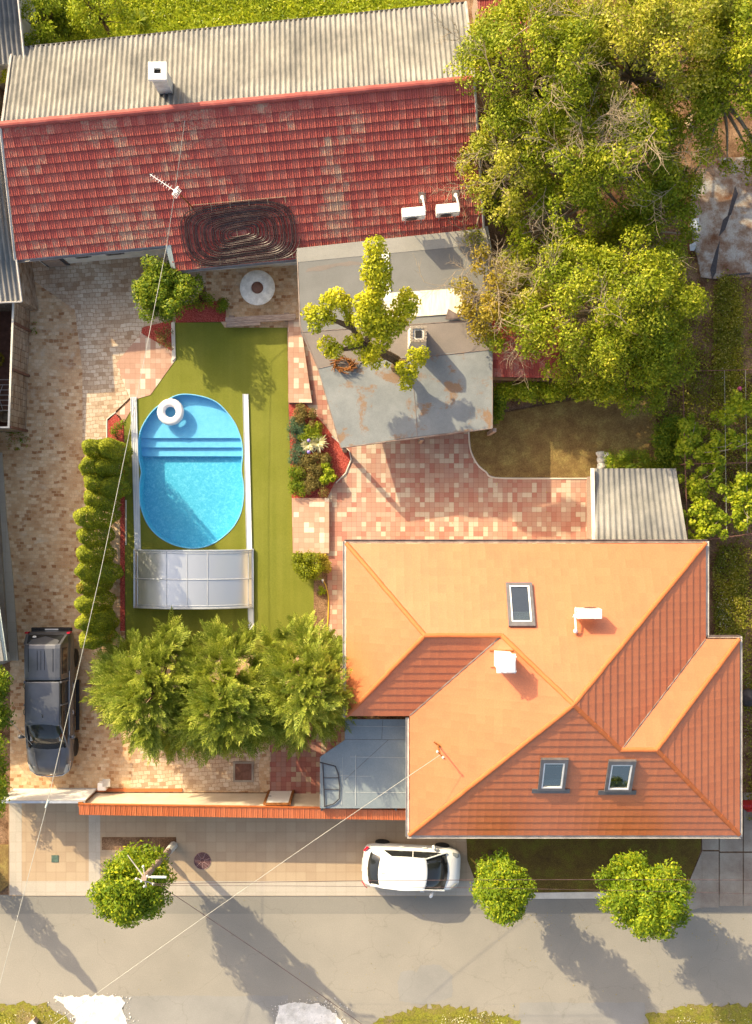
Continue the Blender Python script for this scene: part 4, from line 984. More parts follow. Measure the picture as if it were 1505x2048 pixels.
# ================================================================== BOUNDARY WALL, GATE, LETTER BOX
hwl = 1.95
BW = thing('boundary_wall', W(400, 1590, 0), 'long cream boundary wall with an orange tiled cap along the footway', 'wall')
MB().prism(px([(192, 1586), (812, 1588), (812, 1598), (190, 1596)], 0), 0, hwl - .08).build('wall_body', 'cream', BW)
a0, a1 = W(158, 1607, hwl), W(816, 1617, hwl); b0_, b1_ = W(158, 1629, hwl), W(816, 1640, hwl)
rm0, rm1 = W(158, 1609, hwl + .18), W(816, 1620, hwl + .18)
n1 = plane_n(b0_, b1_, rm0); tiled([[b0_, b1_, rm1, rm0]], b0_, b1_, n1, .45, .2, .02, .02, 'tile_cap', 'tiled_cap', BW, 'double')
m = MB(); m.poly([a0, a1, rm1, rm0, a0 - Vector((0, 0, .06)), a1 - Vector((0, 0, .06)), b1_ - Vector((0, 0, .06)), b0_ - Vector((0, 0, .06)), b1_ - Vector((0, 0, .01)), b0_ - Vector((0, 0, .01))], [(0, 3, 2, 1), (0, 1, 5, 4), (4, 5, 6, 7), (7, 6, 8, 9), (0, 4, 7, 9, 3), (1, 2, 8, 6, 5)]); m.build('cap_back', 'ridge_orange', BW)
MB().prism(px([(192, 1577), (365, 1577), (365, 1583), (192, 1583)]), .0, .06).build('wall_foot', 'ridge_orange', BW)
GT = thing('sliding_gate', W(100, 1580, 0), 'white panelled driveway gate behind the parked pickup', 'gate')
MB().box(W(111, 1578.5, 0) + Vector((0, 0, .92)), (3.3, .06, 1.7)).build('panel', 'white', GT)
m = MB(); m.box(W(111, 1578.5, 0) + Vector((0, -.02, 1.80)), (3.34, .10, .08)); m.box(W(111, 1578.5, 0) + Vector((0, 0, .05)), (3.34, .08, .06)); m.build('rail', 'alu', GT)
PG = thing('gate_post', W(190, 1583, 0), 'brown gate post between white gate and tiled wall', 'post')
MB().box(W(188, 1582, 0) + Vector((0, 0, .97)), (.14, .12, 1.94)).build('post_body', 'rust', PG)
MB().box(W(188, 1582, 0) + Vector((0, 0, 1.96)), (.18, .16, .04)).build('post_cap', 'rust', PG)
gm = thing('gate_motor', W(206, 1572, 0), 'small white and grey gate motor box behind the wall end', 'motor box')
bevel(MB().box(W(206, 1572, .2), (.34, .3, .4)).build('housing', 'white', gm), .03); MB().box(W(213, 1566, .45), (.3, .3, .05)).build('lid', 'gutter', gm)
DG = thing('garden_door', W(563, 1588, 0), 'small white door leaf in a brown frame at the boundary wall', 'door')
p = W(563, 1588, 0); MB().box(p + Vector((0, .12, 1.0)), (.86, .05, 1.75)).build('panel', 'white', DG)
m = MB(); 
for sx_ in (-.48, .48): m.box(p + Vector((sx_, .12, .97)), (.09, .09, 1.94))
m.box(p + Vector((0, .12, 1.93)), (.87, .09, .07)); m.build('frame', 'rust', DG)
MB().box(p + Vector((-.36, .17, 1.0)), (.12, .06, .03)).build('handle', 'chrome', DG)
# metal cover on the block paving
SQ = thing('square_manhole', W(487, 1544, 0), 'square brown manhole cover in a pale frame on the drive', 'manhole cover')
m = MB()
for dx, dy, a, b in ((-.37, 0, .08, .82), (.37, 0, .08, .82), (0, .37, .66, .08), (0, -.37, .66, .08)): m.box(W(487, 1544, .02) + Vector((dx, dy, 0)), (a, b, .05))
m.build('frame', 'concrete', SQ); MB().box(W(487, 1544, .01), (.66, .66, .04)).build('lid', 'rustlid', SQ)
RM = thing('round_drain_cover', W(405, 1722, .03), 'round dark red cast iron drain cover with seven spokes on the footway', 'drain cover')
c = W(405, 1722, .03); m = MB(); m.lathe([(.01, 0), (.345, 0), (.345, .014), (.01, .014)], tuple(c), 32); m.build('plate', 'manhole', RM)
m = MB()
for r in (.09, .16, .215, .27, .335):
    pts = [c + Vector((r * math.cos(t), r * math.sin(t), .016)) for t in np.linspace(0, 2 * math.pi, 33)]; m.tube(pts, .011 if r in (.09, .335) else .006, 4, cap=False)
for i in range(7):
    t = i / 7 * 2 * math.pi + .3; m.tube([c + Vector((.09 * math.cos(t), .09 * math.sin(t), .018)), c + Vector((.33 * math.cos(t), .33 * math.sin(t), .018))], .016, 4)
m.build('ribs', 'ironbar', RM)
single(MB().box(W(110, 1718, .04), (.28, .28, .02)), 'valve_cover', 'greencover', W(110, 1718, .03), 'small square teal utility cover in the driveway entrance', 'utility cover')

# ================================================================== LEFT NEIGHBOURS
LS = thing('corrugated_outbuilding', W(0, 300, 0), 'left-hand outbuilding with lower grey corrugated roof beside the red tiled house', 'shed')
hs = 2.5
corrugated('corrugated_roof', (W(44, 602, hs), W(-140, 610, hs), W(-190, 100, hs + .5), W(-22, 100, hs + .5)), LS)
MB().prism([W2(36, 596, hs), W2(-130, 600, hs), W2(-130, 140, hs), W2(-30, 140, hs)], 0, hs - .06).build('wall', 'wood_fence', LS)
m = MB(); m.tube([W(44, 603, hs + .03), W(-140, 611, hs + .03)], .035, 5); m.tube([W(44, 603, hs + .03), W(-18, 130, hs + .45)], .04, 5); m.build('verge_trim', 'gutter', LS)
LT = thing('corrugated_shed', W(0, 50, 0), 'grey corrugated roof in the top left corner beside the young trees', 'shed')
corrugated('corrugated_roof', (W(50, 128, 3.0), W(-140, 128, 3.0), W(-170, -220, 3.4), W(15, -220, 3.4)), LT)
MB().prism([W2(44, 120, 3.0), W2(-130, 122, 3.0), W2(-130, -200, 3.0), W2(0, -200, 3.0)], 0, 2.9).build('wall', 'offwhite', LT)
MB().tube([W(50, 130, 3.03), W(14, -220, 3.43)], .04, 5).build('verge_trim', 'gutter', LT)
# plank enclosure with things inside
PF = thing('plank_fence', W(50, 720, 0), 'tall weathered plank fence with brown posts along the drive', 'fence')
hf = 2.0
gx0, gy0 = W2(62, 598, 0); gx1, gy1 = W2(52, 863, 0)
dx_, dy_ = gx1 - gx0, gy1 - gy0
m = MB(); nb = 22
for i in range(nb):
    t0, t1 = i / nb, (i + .93) / nb; o_ = random.uniform(-.012, .012)
    m.prism([(gx0 + dx_ * t0 + o_, gy0 + dy_ * t0), (gx0 + dx_ * t1 + o_, gy0 + dy_ * t1), (gx0 + dx_ * t1 - .03 + o_, gy0 + dy_ * t1), (gx0 + dx_ * t0 - .03 + o_, gy0 + dy_ * t0)], 0, hf - .02)
m.build('planks', 'wood_fence', PF)
m = MB()
for t in (.245, .58, .995): m.box((gx0 + dx_ * t + .045, gy0 + dy_ * t, hf / 2 - .02), (.08, .09, hf - .04))
m.build('fence_post', 'rustlid', PF)
m = MB(); m.box((gx0 + dx_ / 2 - .01, gy0 + dy_ / 2, hf), (.07, math.hypot(dx_, dy_) + .05, .05), math.atan2(-dx_, -dy_) * -1 * 0 + math.atan2(dy_, dx_) + math.pi / 2); m.build('top_rail', 'offwhite', PF)
PF2 = thing('plank_fence', W(0, 863, 0), 'short end panel of the plank fence facing the lower drive', 'fence')
m = MB()
for i in range(9): m.box((gx1 - .12 - i * .22, gy1, hf / 2 - .02), (.2, .03, hf - .04))
m.build('planks', 'wood_fence', PF2); MB().box((gx1 - 1.0, gy1 + .01, hf + .03), (2.0, .06, .04)).build('top_rail', 'offwhite', PF2)
struct('yard_floor', MB().sheet(px([(-100, 590), (60, 598), (50, 862), (-100, 862)]), .006), 'rustlid')
# clothes airer, basket, pots in that yard
CA = thing('clothes_airer', W(6, 800, 0), 'white wire clothes airer standing in the fenced corner yard', 'clothes airer')
m = MB(); ax, ay = W2(8, 790, .9)
for sx_ in (-.38, .38): m.tube([(ax + sx_, ay - .62, .92), (ax + sx_, ay + .62, .92)], .014, 5)
for i in range(7): m.tube([(ax - .38, ay - .6 + i * .2, .92), (ax + .38, ay - .6 + i * .2, .92)], .008, 4)
m.build('rack', 'white', CA); m = MB()
for sx_ in (-.36, .36): m.tube([(ax + sx_, ay - .5, 0), (ax + sx_, ay + .45, .9)], .012, 5); m.tube([(ax + sx_, ay + .5, 0), (ax + sx_, ay - .45, .9)], .012, 5)
m.build('legs', 'white', CA)
BK = thing('wicker_basket', W(9, 832, .0), 'round yellow brown wicker basket at the bottom of the fenced yard', 'basket')
c = W(9, 832, .3); m = MB(); m.lathe([(.17, 0), (.24, .28), (.26, .31), (.22, .31), (.15, .03)], (c.x, c.y, 0), 18); m.build('body', 'twig', BK)
PT = thing('yard_plant', W(2, 722, 0), 'pale dry potted plant at the edge of the fenced yard', 'potted plant')
m = MB(); c = W(2, 722, 0); m.lathe([(.13, 0), (.18, .28), (.15, .28), (.13, .22)], tuple(c), 14); m.build('pot', 'rustlid', PT)
m = MB(); n = 260; d = rng.normal(size=(n, 3)); d /= np.linalg.norm(d, axis=1)[:, None]; m.leaves(np.array([c.x, c.y, .55]) + d * .28, d, .14, .3); m.build('foliage', 'leaf_brown', PT)
# low house at the left edge; unseen north end added to shade the yard
LH = thing('pale_neighbour_house', W(-100, 1130, 0), 'pale house along the left edge with a green-grey gutter', 'house')
MB().prism(px([(-400, 520), (-75, 520), (-50, 880), (22, 1322), (-400, 1322)]), 0, 2.9).build('wall', 'offwhite', LH)
hh_ = 3.0
q = [W(-45, 1000, hh_), W(7, 1322, hh_), W(-300, 1340, 3.7), W(-300, 520, 3.7), W(-66, 520, hh_)]
m = MB(); m.poly(q + [p - Vector((0, 0, .12)) for p in q], [(0, 1, 2, 3, 4), (9, 8, 7, 6, 5), (0, 5, 6, 1), (1, 6, 7, 2), (2, 7, 8, 3), (3, 8, 9, 4), (4, 9, 5, 0)]); m.build('roof', 'corr', LH)
m = MB(); gutter(m, W(-42, 960, hh_ - .05), W(10, 1322, hh_ - .05), .09); m.build('gutter', 'lamp', LH)
slab('grey_plinth_slabs', [(-60, 900), (-6, 900), (20, 1320), (-60, 1320)], 'concrete', .25)
slab('house_apron_slabs', [(-6, 905), (5, 905), (14, 1040), (26, 1150), (38, 1321), (20, 1321)], 'pave_pale', .06)

# ================================================================== YARD FURNITURE
FP = thing('round_garden_table', W(516, 574, 0), 'round white concrete table with a dark bowl in its middle', 'table')
c = W(515, 575, .72); c0_ = Vector((c.x, c.y, 0))
m = MB(); m.lathe([(.23, .66), (.60, .64), (.685, .67), (.695, .71), (.68, .735), (.30, .745), (.235, .73), (.225, .66)], tuple(c0_), 48); o = m.build('table_top', 'stone', FP, smooth=True)
m = MB(); m.lathe([(.23, .74), (.235, .70), (.19, .60), (.10, .56), (.02, .555)], tuple(c0_), 28); m.build('bowl', 'rustlid', FP, smooth=True)
m = MB(); m.lathe([(.34, .0), (.30, .1), (.22, .3), (.26, .64)], tuple(c0_), 24); m.build('pedestal', 'stone', FP, smooth=True)
m = MB()
for i in range(30): m.box(c0_ + Vector((random.uniform(-.11, .11), random.uniform(-.11, .11), .585)), (.06, .03, .04), random.random() * 3)
m.build('charcoal', 'rubber', FP)
BN = thing('timber_bench', W(520, 645, 0), 'weathered timber bench of two long sleepers beside the turf', 'bench')
def beam(mb, a, b, h, wd, th):
    p, q = W(*a, h), W(*b, h); d = (q - p); mb.box((p + q) / 2 - Vector((0, 0, th / 2)), (d.length, wd, th), math.atan2(d.y, d.x))
m = MB(); beam(m, (452, 650), (521, 646), .42, .14, .14); m.build('front_sleeper', 'wood_grey', BN)
m = MB(); beam(m, (451, 639), (592, 631), .46, .17, .12); beam(m, (452, 645.5), (590, 637), .44, .09, .12); m.build('seat_sleeper', 'wood_grey', BN)
for x in (465, 575): MB().box(W(x, 641 - (x - 465) * .05, 0) + Vector((0, 0, .16)), (.2, .3, .32)).build('leg', 'wood_grey', BN)
# swimming pool
PL = thing('swimming_pool', W(382, 940, 0), 'light blue oval pool with three wide steps', 'pool')
pc = Vector((0, 0, 0))
dep = .74; n = len(pool)
def inset(pts, d):
    out = []; k = len(pts)
    for i in range(k):
        a = Vector(pts[i - 1]); b = Vector(pts[(i + 1) % k]); t = (b - a).normalized(); nn = Vector((-t.y, t.x))
        c_ = Vector(pts[i]); cen_ = Vector((W(382, 940).x, W(382, 940).y)); 
        if nn.dot(cen_ - c_) < 0: nn = -nn
        out.append(tuple(c_ + nn * d))
    return out
pin = inset(pool, .02)
m = MB(); v = [(x, y, .01) for x, y in pin] + [(x, y, -dep) for x, y in pin]
m.poly(v, [(i, (i + 1) % n, n + (i + 1) % n, n + i) for i in range(n)]); m.build('pool_wall', 'liner', PL)
m = MB(); m.sheet(inset(pool, -.02), -dep); m.build('pool_floor', 'liner', PL)
rim = pool + [pool[0]]
m = MB(); m.tube([Vector((x, y, .016)) for x, y in rim], .022, 6, cap=False); m.build('rim', 'liner_shelf', PL)
def clip_y(pts, y):   # part of outline north of y
    out = []
    for i in range(len(pts)):
        a, b = pts[i], pts[(i + 1) % len(pts)]
        if a[1] >= y: out.append(a)
        if (a[1] >= y) != (b[1] >= y):
            t = (y - a[1]) / (b[1] - a[1]); out.append((a[0] + (b[0] - a[0]) * t, y))
    return out
for yy, z in ((W(0, 875).y, -.30), (W(0, 893.5).y, -.42), (W(0, 911).y, -.54)):
    m = MB(); m.prism(clip_y(inset(pool, -.01), yy), -dep, z); m.build('step', 'liner_shelf', PL)
m = MB(); m.sheet(inset(pool, .0), -.06); m.build('water', 'water', PL)
# floating ring
rc = W(341.5, 824, .05); RG = None
m = MB(); V = []; nu, nv = 48, 18; Rr, rr_ = .375, .165
for i in range(nu):
    a = 2 * math.pi * i / nu
    for j in range(nv):
        b = 2 * math.pi * j / nv; k = 1 + .02 * math.cos(a * 12); V.append((rc.x + (Rr + rr_ * k * math.cos(b)) * math.cos(a), rc.y + (Rr + rr_ * k * math.cos(b)) * math.sin(a), .06 + rr_ * .85 * k * math.sin(b)))
m.poly(V, [(i * nv + j, ((i + 1) % nu) * nv + j, ((i + 1) % nu) * nv + (j + 1) % nv, i * nv + (j + 1) % nv) for i in range(nu) for j in range(nv)])
single(m, 'inflatable_ring', 'pinkring', (rc.x, rc.y, 0), 'white and pale pink inflatable ring floating at the shallow end of the pool', 'pool float', smooth=True)
# rails
def rail(a, b, wd, ridges, label):
    t = thing('enclosure_rail', W(*a, 0), label, 'rail', 'rails of the pool enclosure')
    p, q = W(*a, .03), W(*b, .03); d = q - p; an = math.atan2(d.y, d.x)
    MB().box((p + q) / 2, (d.length, wd, .05), an).build('rail_plate', 'white', t)
    m = MB(); s_ = d.normalized().cross(Vector((0, 0, 1)))
    for k in ridges: m.box((p + q) / 2 + s_ * k + Vector((0, 0, .035)), (d.length, .018, .03), an)
    if ridges: m.build('track', 'alu', t)
    return t
rail((267.5, 794), (279, 1216), .25, (-.11, -.04, .03, .10), 'ridged white guide rail between hedge and pool')
rail((491.5, 788), (503, 1260), .235, (-.105, .105), 'smooth white guide rail on the turf side of the pool')
# sliding enclosure
EN = thing('pool_enclosure', W(388, 1157, 0), 'low arched sliding pool cover of eight clear panels in an aluminium frame', 'pool enclosure')
xa, xb = W(271, 0).x, W(506, 0).x; ya, yb = W(0, 1100).y, W(0, 1213).y; he = .80
def arch(t): return .12 + he * (1 - abs(2 * t - 1) ** 2.2) ** .8
def ap(t, y): return Vector((xa + (xb - xa) * t, y, arch(t)))
ts = [0, .30, .475, .645, 1.0]; ym = (ya + yb) / 2
for (u0, u1) in zip(ts[:-1], ts[1:]):
    for (v0, v1) in ((ya, ym), (ym, yb)):
        m = MB(); k = 14; V = []
        for i in range(k + 1):
            t = u0 + (u1 - u0) * i / k; V += [ap(t, v0), ap(t, v1)]
        m.poly(V, [(2 * i, 2 * i + 1, 2 * i + 3, 2 * i + 2) for i in range(k)]); m.build('panel', 'polycarb', EN, smooth=True)
m = MB()
for y, r in ((ya, .035), (ya - .1, .018), (ym, .022), (yb, .04), (yb + .1, .018)): m.tube([ap(t, y) + Vector((0, 0, .015)) for t in np.linspace(0, 1, 40)], r, 6)
for t in ts[1:-1]: m.tube([ap(t, ya) + Vector((0, 0, .012)), ap(t, yb) + Vector((0, 0, .012))], .015, 6)
for t in (.03, .97): m.tube([ap(t, ya), ap(t, yb)], .02, 6)
for x in (xa, xb): m.box((x, (ya + yb) / 2, .09), (.09, ya - yb + .1, .12))
m.build('frame', 'alu', EN)
# garden hose
hz = [W(x, y, .03) for x, y in ((645, 1158), (652, 1172), (657, 1195), (657, 1225), (655, 1260), (652, 1290), (650, 1320))]
single(MB().tube(cr_open(hz, 6), .02, 6), 'garden_hose', 'yellow', W(655, 1230, 0), 'yellow garden hose lying along the planting strip', 'hose')
TP = thing('water_tap_post', W(646, 1160, 0), 'small white tap post at the end of the yellow hose', 'tap')
MB().box(W(646, 1160, .2), (.07, .07, .4)).build('post', 'white', TP); MB().tube([W(646, 1160, .36), W(646, 1166, .36), W(646, 1167, .3)], .018, 6).build('tap', 'chrome', TP)
# right-hand corrugated shed, stones
RS = thing('corrugated_lean_to', W(1270, 1010, 0), 'small grey corrugated lean-to roof beside the orange house', 'shed')
h3 = 2.2
corrugated('corrugated_roof', (W(1352, 937, h3 + .05), W(1190, 937, h3 + .05), W(1191, 1084, h3 + .3), W(1376, 1084, h3 + .3)), RS, .2, .03)
MB().prism(px([(1197, 1080), (1372, 1080), (1350, 950), (1197, 950)], h3), 0, h3 - .03).build('wall', 'wood_grey', RS)
MB().box(W(1187, 1010, h3 + .2), (.13, 2.78, .12), R(1.2)).build('side_board', 'offwhite', RS)
stl = ['white boulder highest on the pile by the lean-to', 'white boulder second in the pile by the lean-to', 'long white boulder touching the side board of the lean-to', 'white boulder leaning right of the pile']
for i, (x, y, a, b) in enumerate(((1201, 909, .2, .15), (1202, 921, .2, .15), (1203, 933, .22, .17), (1213, 912, .17, .13))):
    m = MB(); V = []; nu, nv = 14, 8
    for j in range(nv + 1):
        for k in range(nu):
            t, f_ = math.pi * j / nv, 2 * math.pi * k / nu; r = 1 + .12 * math.sin(3 * f_ + i) * math.sin(t); V.append((math.sin(t) * math.cos(f_) * a * r, math.sin(t) * math.sin(f_) * b * r, .14 + math.cos(t) * .16))
    m.poly(V, [(j * nu + k, (j + 1) * nu + k, (j + 1) * nu + (k + 1) % nu, j * nu + (k + 1) % nu) for j in range(nv) for k in range(nu)])
    o = m.build('boulder', 'stone', None, world=False, smooth=True); o.location = W(x, y, 0); tag(o, stl[i], 'boulder', 'white boulders by the lean-to')
# small red shed under the walnut
for nm, q, lb in (('red_tiled_shed', [(984, 753), (1120, 756), (1120, 640), (984, 640)], 'small red tiled shed roof showing under the trees next to the annex'),
                  ('overgrown_tiled_shed', [(965, 112), (1120, 100), (1110, -60), (950, -50)], 'overgrown tiled shed hidden in the treetops beside the corrugated slope')):
    t = thing(nm, W(*q[0], 0), lb, 'shed'); hq = 1.9
    P = [W(*q[0], hq), W(*q[1], hq), W(*q[2], hq + .7), W(*q[3], hq + .7)]
    nn = plane_n(P[0], P[1], P[2]); P[3] = onplane(*q[3], P[0], nn)
    tiled([P], P[0], P[1], nn, .33, .2, .025, .02, 'tile_shed', 'tiled_roof', t)
    MB().prism([(p.x * .97 + t.location.x * .03 + (.1 if i in (0, 3) else -.1), p.y + (.1 if i < 2 else -.1)) for i, p in enumerate(P)], 0, [P[0].z - .1, P[1].z - .1, P[2].z - .14, P[3].z - .14]).build('wall', 'wood_grey', t)
single(MB().prism(px([(1003, 500), (1022, 492), (1040, 505), (1042, 530), (1008, 534)]), .5, .56), 'pale_board', 'concrete', W(1020, 515, .5), 'pale grey board lying in the gap between the annex and the trees', 'board')
single(MB().prism(px([(1380, 444), (1388, 438), (1398, 436), (1396, 456), (1386, 462), (1380, 460)]), .06, .10), 'cloth_scrap', 'blue_rag', W(1388, 449, .06), 'larger pale blue scrap of cloth on the edge of the broken concrete', 'rag', 'pale scraps by the concrete slab')
single(MB().prism(px([(1379, 490), (1390, 485), (1392, 492), (1388, 502), (1380, 502)]), .06, .10), 'cloth_scrap', 'blue_rag', W(1385, 494, .06), 'smaller pale scrap of cloth below the larger one by the broken concrete', 'rag', 'pale scraps by the concrete slab')
m = MB(); c = W(1500, 1396, .3); n = 12
m.lathe([(.05, 0), (.30, .05), (.36, .2), (.3, .42), (.12, .5), (.06, .62)], (c.x, c.y, 0), 18); single(m, 'rubbish_bag', 'dark', (c.x, c.y, 0), 'dark bag standing at the right edge beside the orange house', 'bag', smooth=True)
RF = thing('red_gate', W(1510, 1625, 0), 'red metal gate between the orange house and the right edge', 'gate')
MB().box(W(1510, 1612, .9), (1.1, .06, 1.5)).build('panel', 'red', RF); MB().box(W(1510, 1612, 1.7), (1.16, .09, .08)).build('rail', 'red', RF)
# post at the bottom left verge
WP = thing('wooden_post', W(67, 2052, 0), 'cut wooden post in the grass at the bottom left', 'post')
MB().box(W(64, 2050, .4), (.26, .2, .8), R(40)).build('shaft', 'wood_grey', WP); MB().box(W(64, 2050, .82), (.3, .24, .05), R(40)).build('post_top', 'stone', WP)

# ================================================================== VEHICLES
def loft(stations, close=True):
    """stations: (x, [(y,z)...half ring from bottom centre to top centre])"""
    m = MB(); V = []; k = len(stations[0][1]); full = 2 * k - 2
    for x, hr in stations:
        ring = [(x, y, z) for y, z in hr] + [(x, -y, z) for y, z in hr[-2:0:-1]]; V += ring
    F_ = [(i * full + j, i * full + (j + 1) % full, (i + 1) * full + (j + 1) % full, (i + 1) * full + j) for i in range(len(stations) - 1) for j in range(full)]
    if close: F_ += [tuple(range(full))[::-1], tuple((len(stations) - 1) * full + j for j in range(full))]
    m.poly(V, F_); return m
def body_ring(w_, zb, zs, zt, crown=.03, tw=.9): return [(0, zb), (w_ * .8, zb), (w_ * .97, zb + .1), (w_, (zb + zs) / 2 + .05), (w_ * .985, zs), (w_ * tw, zt), (w_ * .5, zt + crown * .8), (0, zt + crown)]
def wheels(t, xs, y, r, wd=.2, rimc='chrome', z=None):
    for x in xs:
        for s_ in (-1, 1):
            m = MB(); prof = [(r * .55, -wd / 2), (r * .93, -wd / 2), (r, -wd * .32), (r, wd * .32), (r * .93, wd / 2), (r * .55, wd / 2)]
            m.lathe(prof, (0, 0, 0), 24); v = m.V[0]; m.V[0] = np.stack([x + v[:, 0], s_ * y + v[:, 2], r + v[:, 1]], 1); w_ = m.build('tyre', 'rubber', t, world=False, smooth=True)
            m = MB(); m.lathe([(.03, -wd * .3), (r * .6, -wd * .3), (r * .62, wd * .42), (.06, wd * .36)], (0, 0, 0), 20); v = m.V[0]; m.V[0] = np.stack([x + v[:, 0], s_ * (y + v[:, 2]), r + v[:, 1]], 1); m.build('rim', rimc, w_, world=False)
def strip(mb, a, b, wd, n_=Vector((0, 0, 1)), th=.012):
    a, b = Vector(a), Vector(b); d = (b - a).normalized(); s_ = d.cross(Vector(n_)).normalized() * wd / 2; u_ = Vector(n_).normalized() * th
    q = [a - s_, b - s_, b + s_, a + s_]; mb.poly([p + u_ for p in q] + q, [(0, 1, 2, 3), (7, 6, 5, 4), (0, 4, 5, 1), (1, 5, 6, 2), (2, 6, 7, 3), (3, 7, 4, 0)])
def quadp(mb, pts, n_, th=.01):
    n_ = Vector(n_).normalized(); q = [Vector(p) for p in pts]; k = len(q)
    mb.poly([p + n_ * th for p in q] + q, [tuple(range(k)), tuple(range(2 * k - 1, k - 1, -1))] + [(i, k + i, k + (i + 1) % k, (i + 1) % k) for i in range(k)])

# --- white hatchback, local +x forward
cpos = W(823, 1724.5, .03)
HB = thing('white_hatchback', cpos, 'white hatchback parked on the footway, facing right', 'car', rz=R(-3.2))
st = [(-1.94, body_ring(.50, .40, .60, .72, .01)), (-1.91, body_ring(.66, .33, .66, .84, .02)), (-1.80, body_ring(.78, .26, .72, .95, .03)), (-1.55, body_ring(.835, .22, .78, .99, .03, .86)), (-1.1, body_ring(.85, .2, .80, 1.0, .0, .84)), (-.3, body_ring(.855, .2, .80, .99, .0, .84)),
      (.5, body_ring(.855, .2, .79, .98, .0, .84)), (1.15, body_ring(.85, .2, .77, .95, .02, .84)), (1.45, body_ring(.835, .22, .73, .89, .05, .84)), (1.70, body_ring(.77, .25, .66, .79, .05, .84)), (1.86, body_ring(.66, .3, .56, .66, .03)), (1.93, body_ring(.50, .36, .5, .56, .01))]
hb = subsurf(loft(st).build('body', 'carwhite', HB, world=False, smooth=True), 2)
def gh(w0, w1, z0, z1): return [(0, z0 - .05), (w0, z0 - .05), (w0, z0), ((w0 * .35 + w1 * .65), z0 * .35 + z1 * .65), (w1, z1 - .02), (w1 * .5, z1 + .015), (0, z1 + .02)]
# cabin: one glass shell, then a white roof skin and pillars laid over it
cab = [(-1.62, gh(.60, .58, .96, .99)), (-1.50, gh(.70, .60, .97, 1.08)), (-1.15, gh(.72, .575, .98, 1.36)), (-.9, gh(.725, .585, .98, 1.41)), (-.2, gh(.735, .595, .98, 1.43)), (.42, gh(.735, .58, .975, 1.405)), (.85, gh(.73, .60, .96, 1.19)), (1.27, gh(.69, .62, .94, .965))]
def bowed(mb, xf, xr, w_, k):
    v = mb.V[-1]; t = np.clip(1 - (v[:, 1] / w_) ** 2, 0, 1) * k
    v[:, 0] += np.where(v[:, 0] > xf, t, np.where(v[:, 0] < xr, -t, 0)); return mb
bowed(loft(cab), .3, -1.1, .72, .13).build('window_glass', 'glass', HB, world=False, smooth=True)
m = MB(); V = []; xs = [-1.24, -1.1, -.8, -.3, .2, .42, .50]; zc = [1.375, 1.435, 1.475, 1.49, 1.475, 1.445, 1.40]; wsx = [.56, .60, .615, .62, .615, .60, .585]
for x, z, w_ in zip(xs, zc, wsx):
    for k in (-1, -.93, -.6, 0, .6, .93, 1): V.append((x, k * w_, z + .012 - (.035 if abs(k) == 1 else .008 if abs(k) > .9 else 0)))
m.poly(V, [(i * 7 + j, (i + 1) * 7 + j, (i + 1) * 7 + j + 1, i * 7 + j + 1) for i in range(6) for j in range(6)]); bowed(m, .3, -1.05, .62, .11); rf = m.build('roof', 'carwhite', HB, world=False, smooth=True)
sd = rf.modifiers.new('solid', 'SOLIDIFY'); sd.thickness = .03; sd.offset = -1; subsurf(rf, 2)
for s_ in (-1, 1):
    m = MB()
    m.tube([(.46, s_ * .59, 1.41), (.85, s_ * .665, 1.20), (1.30, s_ * .745, .945)], [.028, .028, .035], 6)
    m.tube([(-1.15, s_ * .60, 1.41), (-.3, s_ * .635, 1.455), (.46, s_ * .60, 1.41)], .028, 6)
    quadp(m, [(-1.22, s_ * .585, 1.40), (-.80, s_ * .61, 1.42), (-1.05, s_ * .70, 1.18), (-1.15, s_ * .735, 1.0), (-1.60, s_ * .70, .985), (-1.48, s_ * .62, 1.10)], (-.2, s_ * .8, .55), .02)
    m.tube([(-1.14, s_ * .59, 1.40), (-1.40, s_ * .60, 1.16), (-1.56, s_ * .62, 1.0)], .045, 6)
    m.tube([(-.02, s_ * .615, 1.44), (.0, s_ * .74, .98)], .022, 5)
    m.build('pillar', 'carwhite', HB, world=False)
# rear hatch lip and windscreen interior
m = MB(); m.tube([(1.18, -.66, .955), (1.30, -.38, .965), (1.335, 0, .968), (1.30, .38, .965), (1.18, .66, .955)], .022, 5); m.build('wiper_cowl', 'rubber', HB, world=False)
m = MB(); m.tube([(1.16, -.5, .985), (1.02, .15, 1.075)], .010, 4); m.tube([(1.16, .0, .99), (1.00, .58, 1.05)], .010, 4); m.tube([(-1.58, 0, 1.02), (-1.46, .3, 1.12)], .01, 4); m.build('wiper', 'rubber', HB, world=False)
m = MB()
for y in (-.34, .34): m.box((.55, y, 1.37), (.06, .2, .012), 0)
m.build('sun_visor', 'seat', HB, world=False)
for s_ in (-1, 1):
    m = MB(); v0 = (.88, s_ * .80, .95); m.tube([v0, (.80, s_ * .94, 1.0), (.76, s_ * 1.02, 1.0)], [.035, .075, .05], 8); m.build('wing_mirror', 'carwhite', HB, world=False, smooth=True)
    m = MB(); quadp(m, [(-1.93, s_ * .60, .78), (-1.80, s_ * .77, .80), (-1.70, s_ * .80, .93), (-1.80, s_ * .70, .965), (-1.88, s_ * .60, .90)], (-.5, s_ * .3, .6), .035); m.build('tail_lamp', 'redlamp', HB, world=False)
    m = MB(); quadp(m, [(1.84, s_ * .52, .68), (1.78, s_ * .66, .70), (1.55, s_ * .735, .83), (1.56, s_ * .64, .90), (1.74, s_ * .50, .81)], (.5, s_ * .35, .7), .015); m.build('headlight', 'lens', HB, world=False)
    m = MB(); 
    for x in (-.45, .45): m.box((x, s_ * .862, .84), (.16, .03, .03))
    m.build('door_handle', 'carwhite', HB, world=False)
wheels(HB, (-1.2, 1.18), .775, .29, .17)
m = MB(); m.box((-1.955, 0, .62), (.02, .5, .11)); m.build('number_plate', 'plate', HB, world=False)
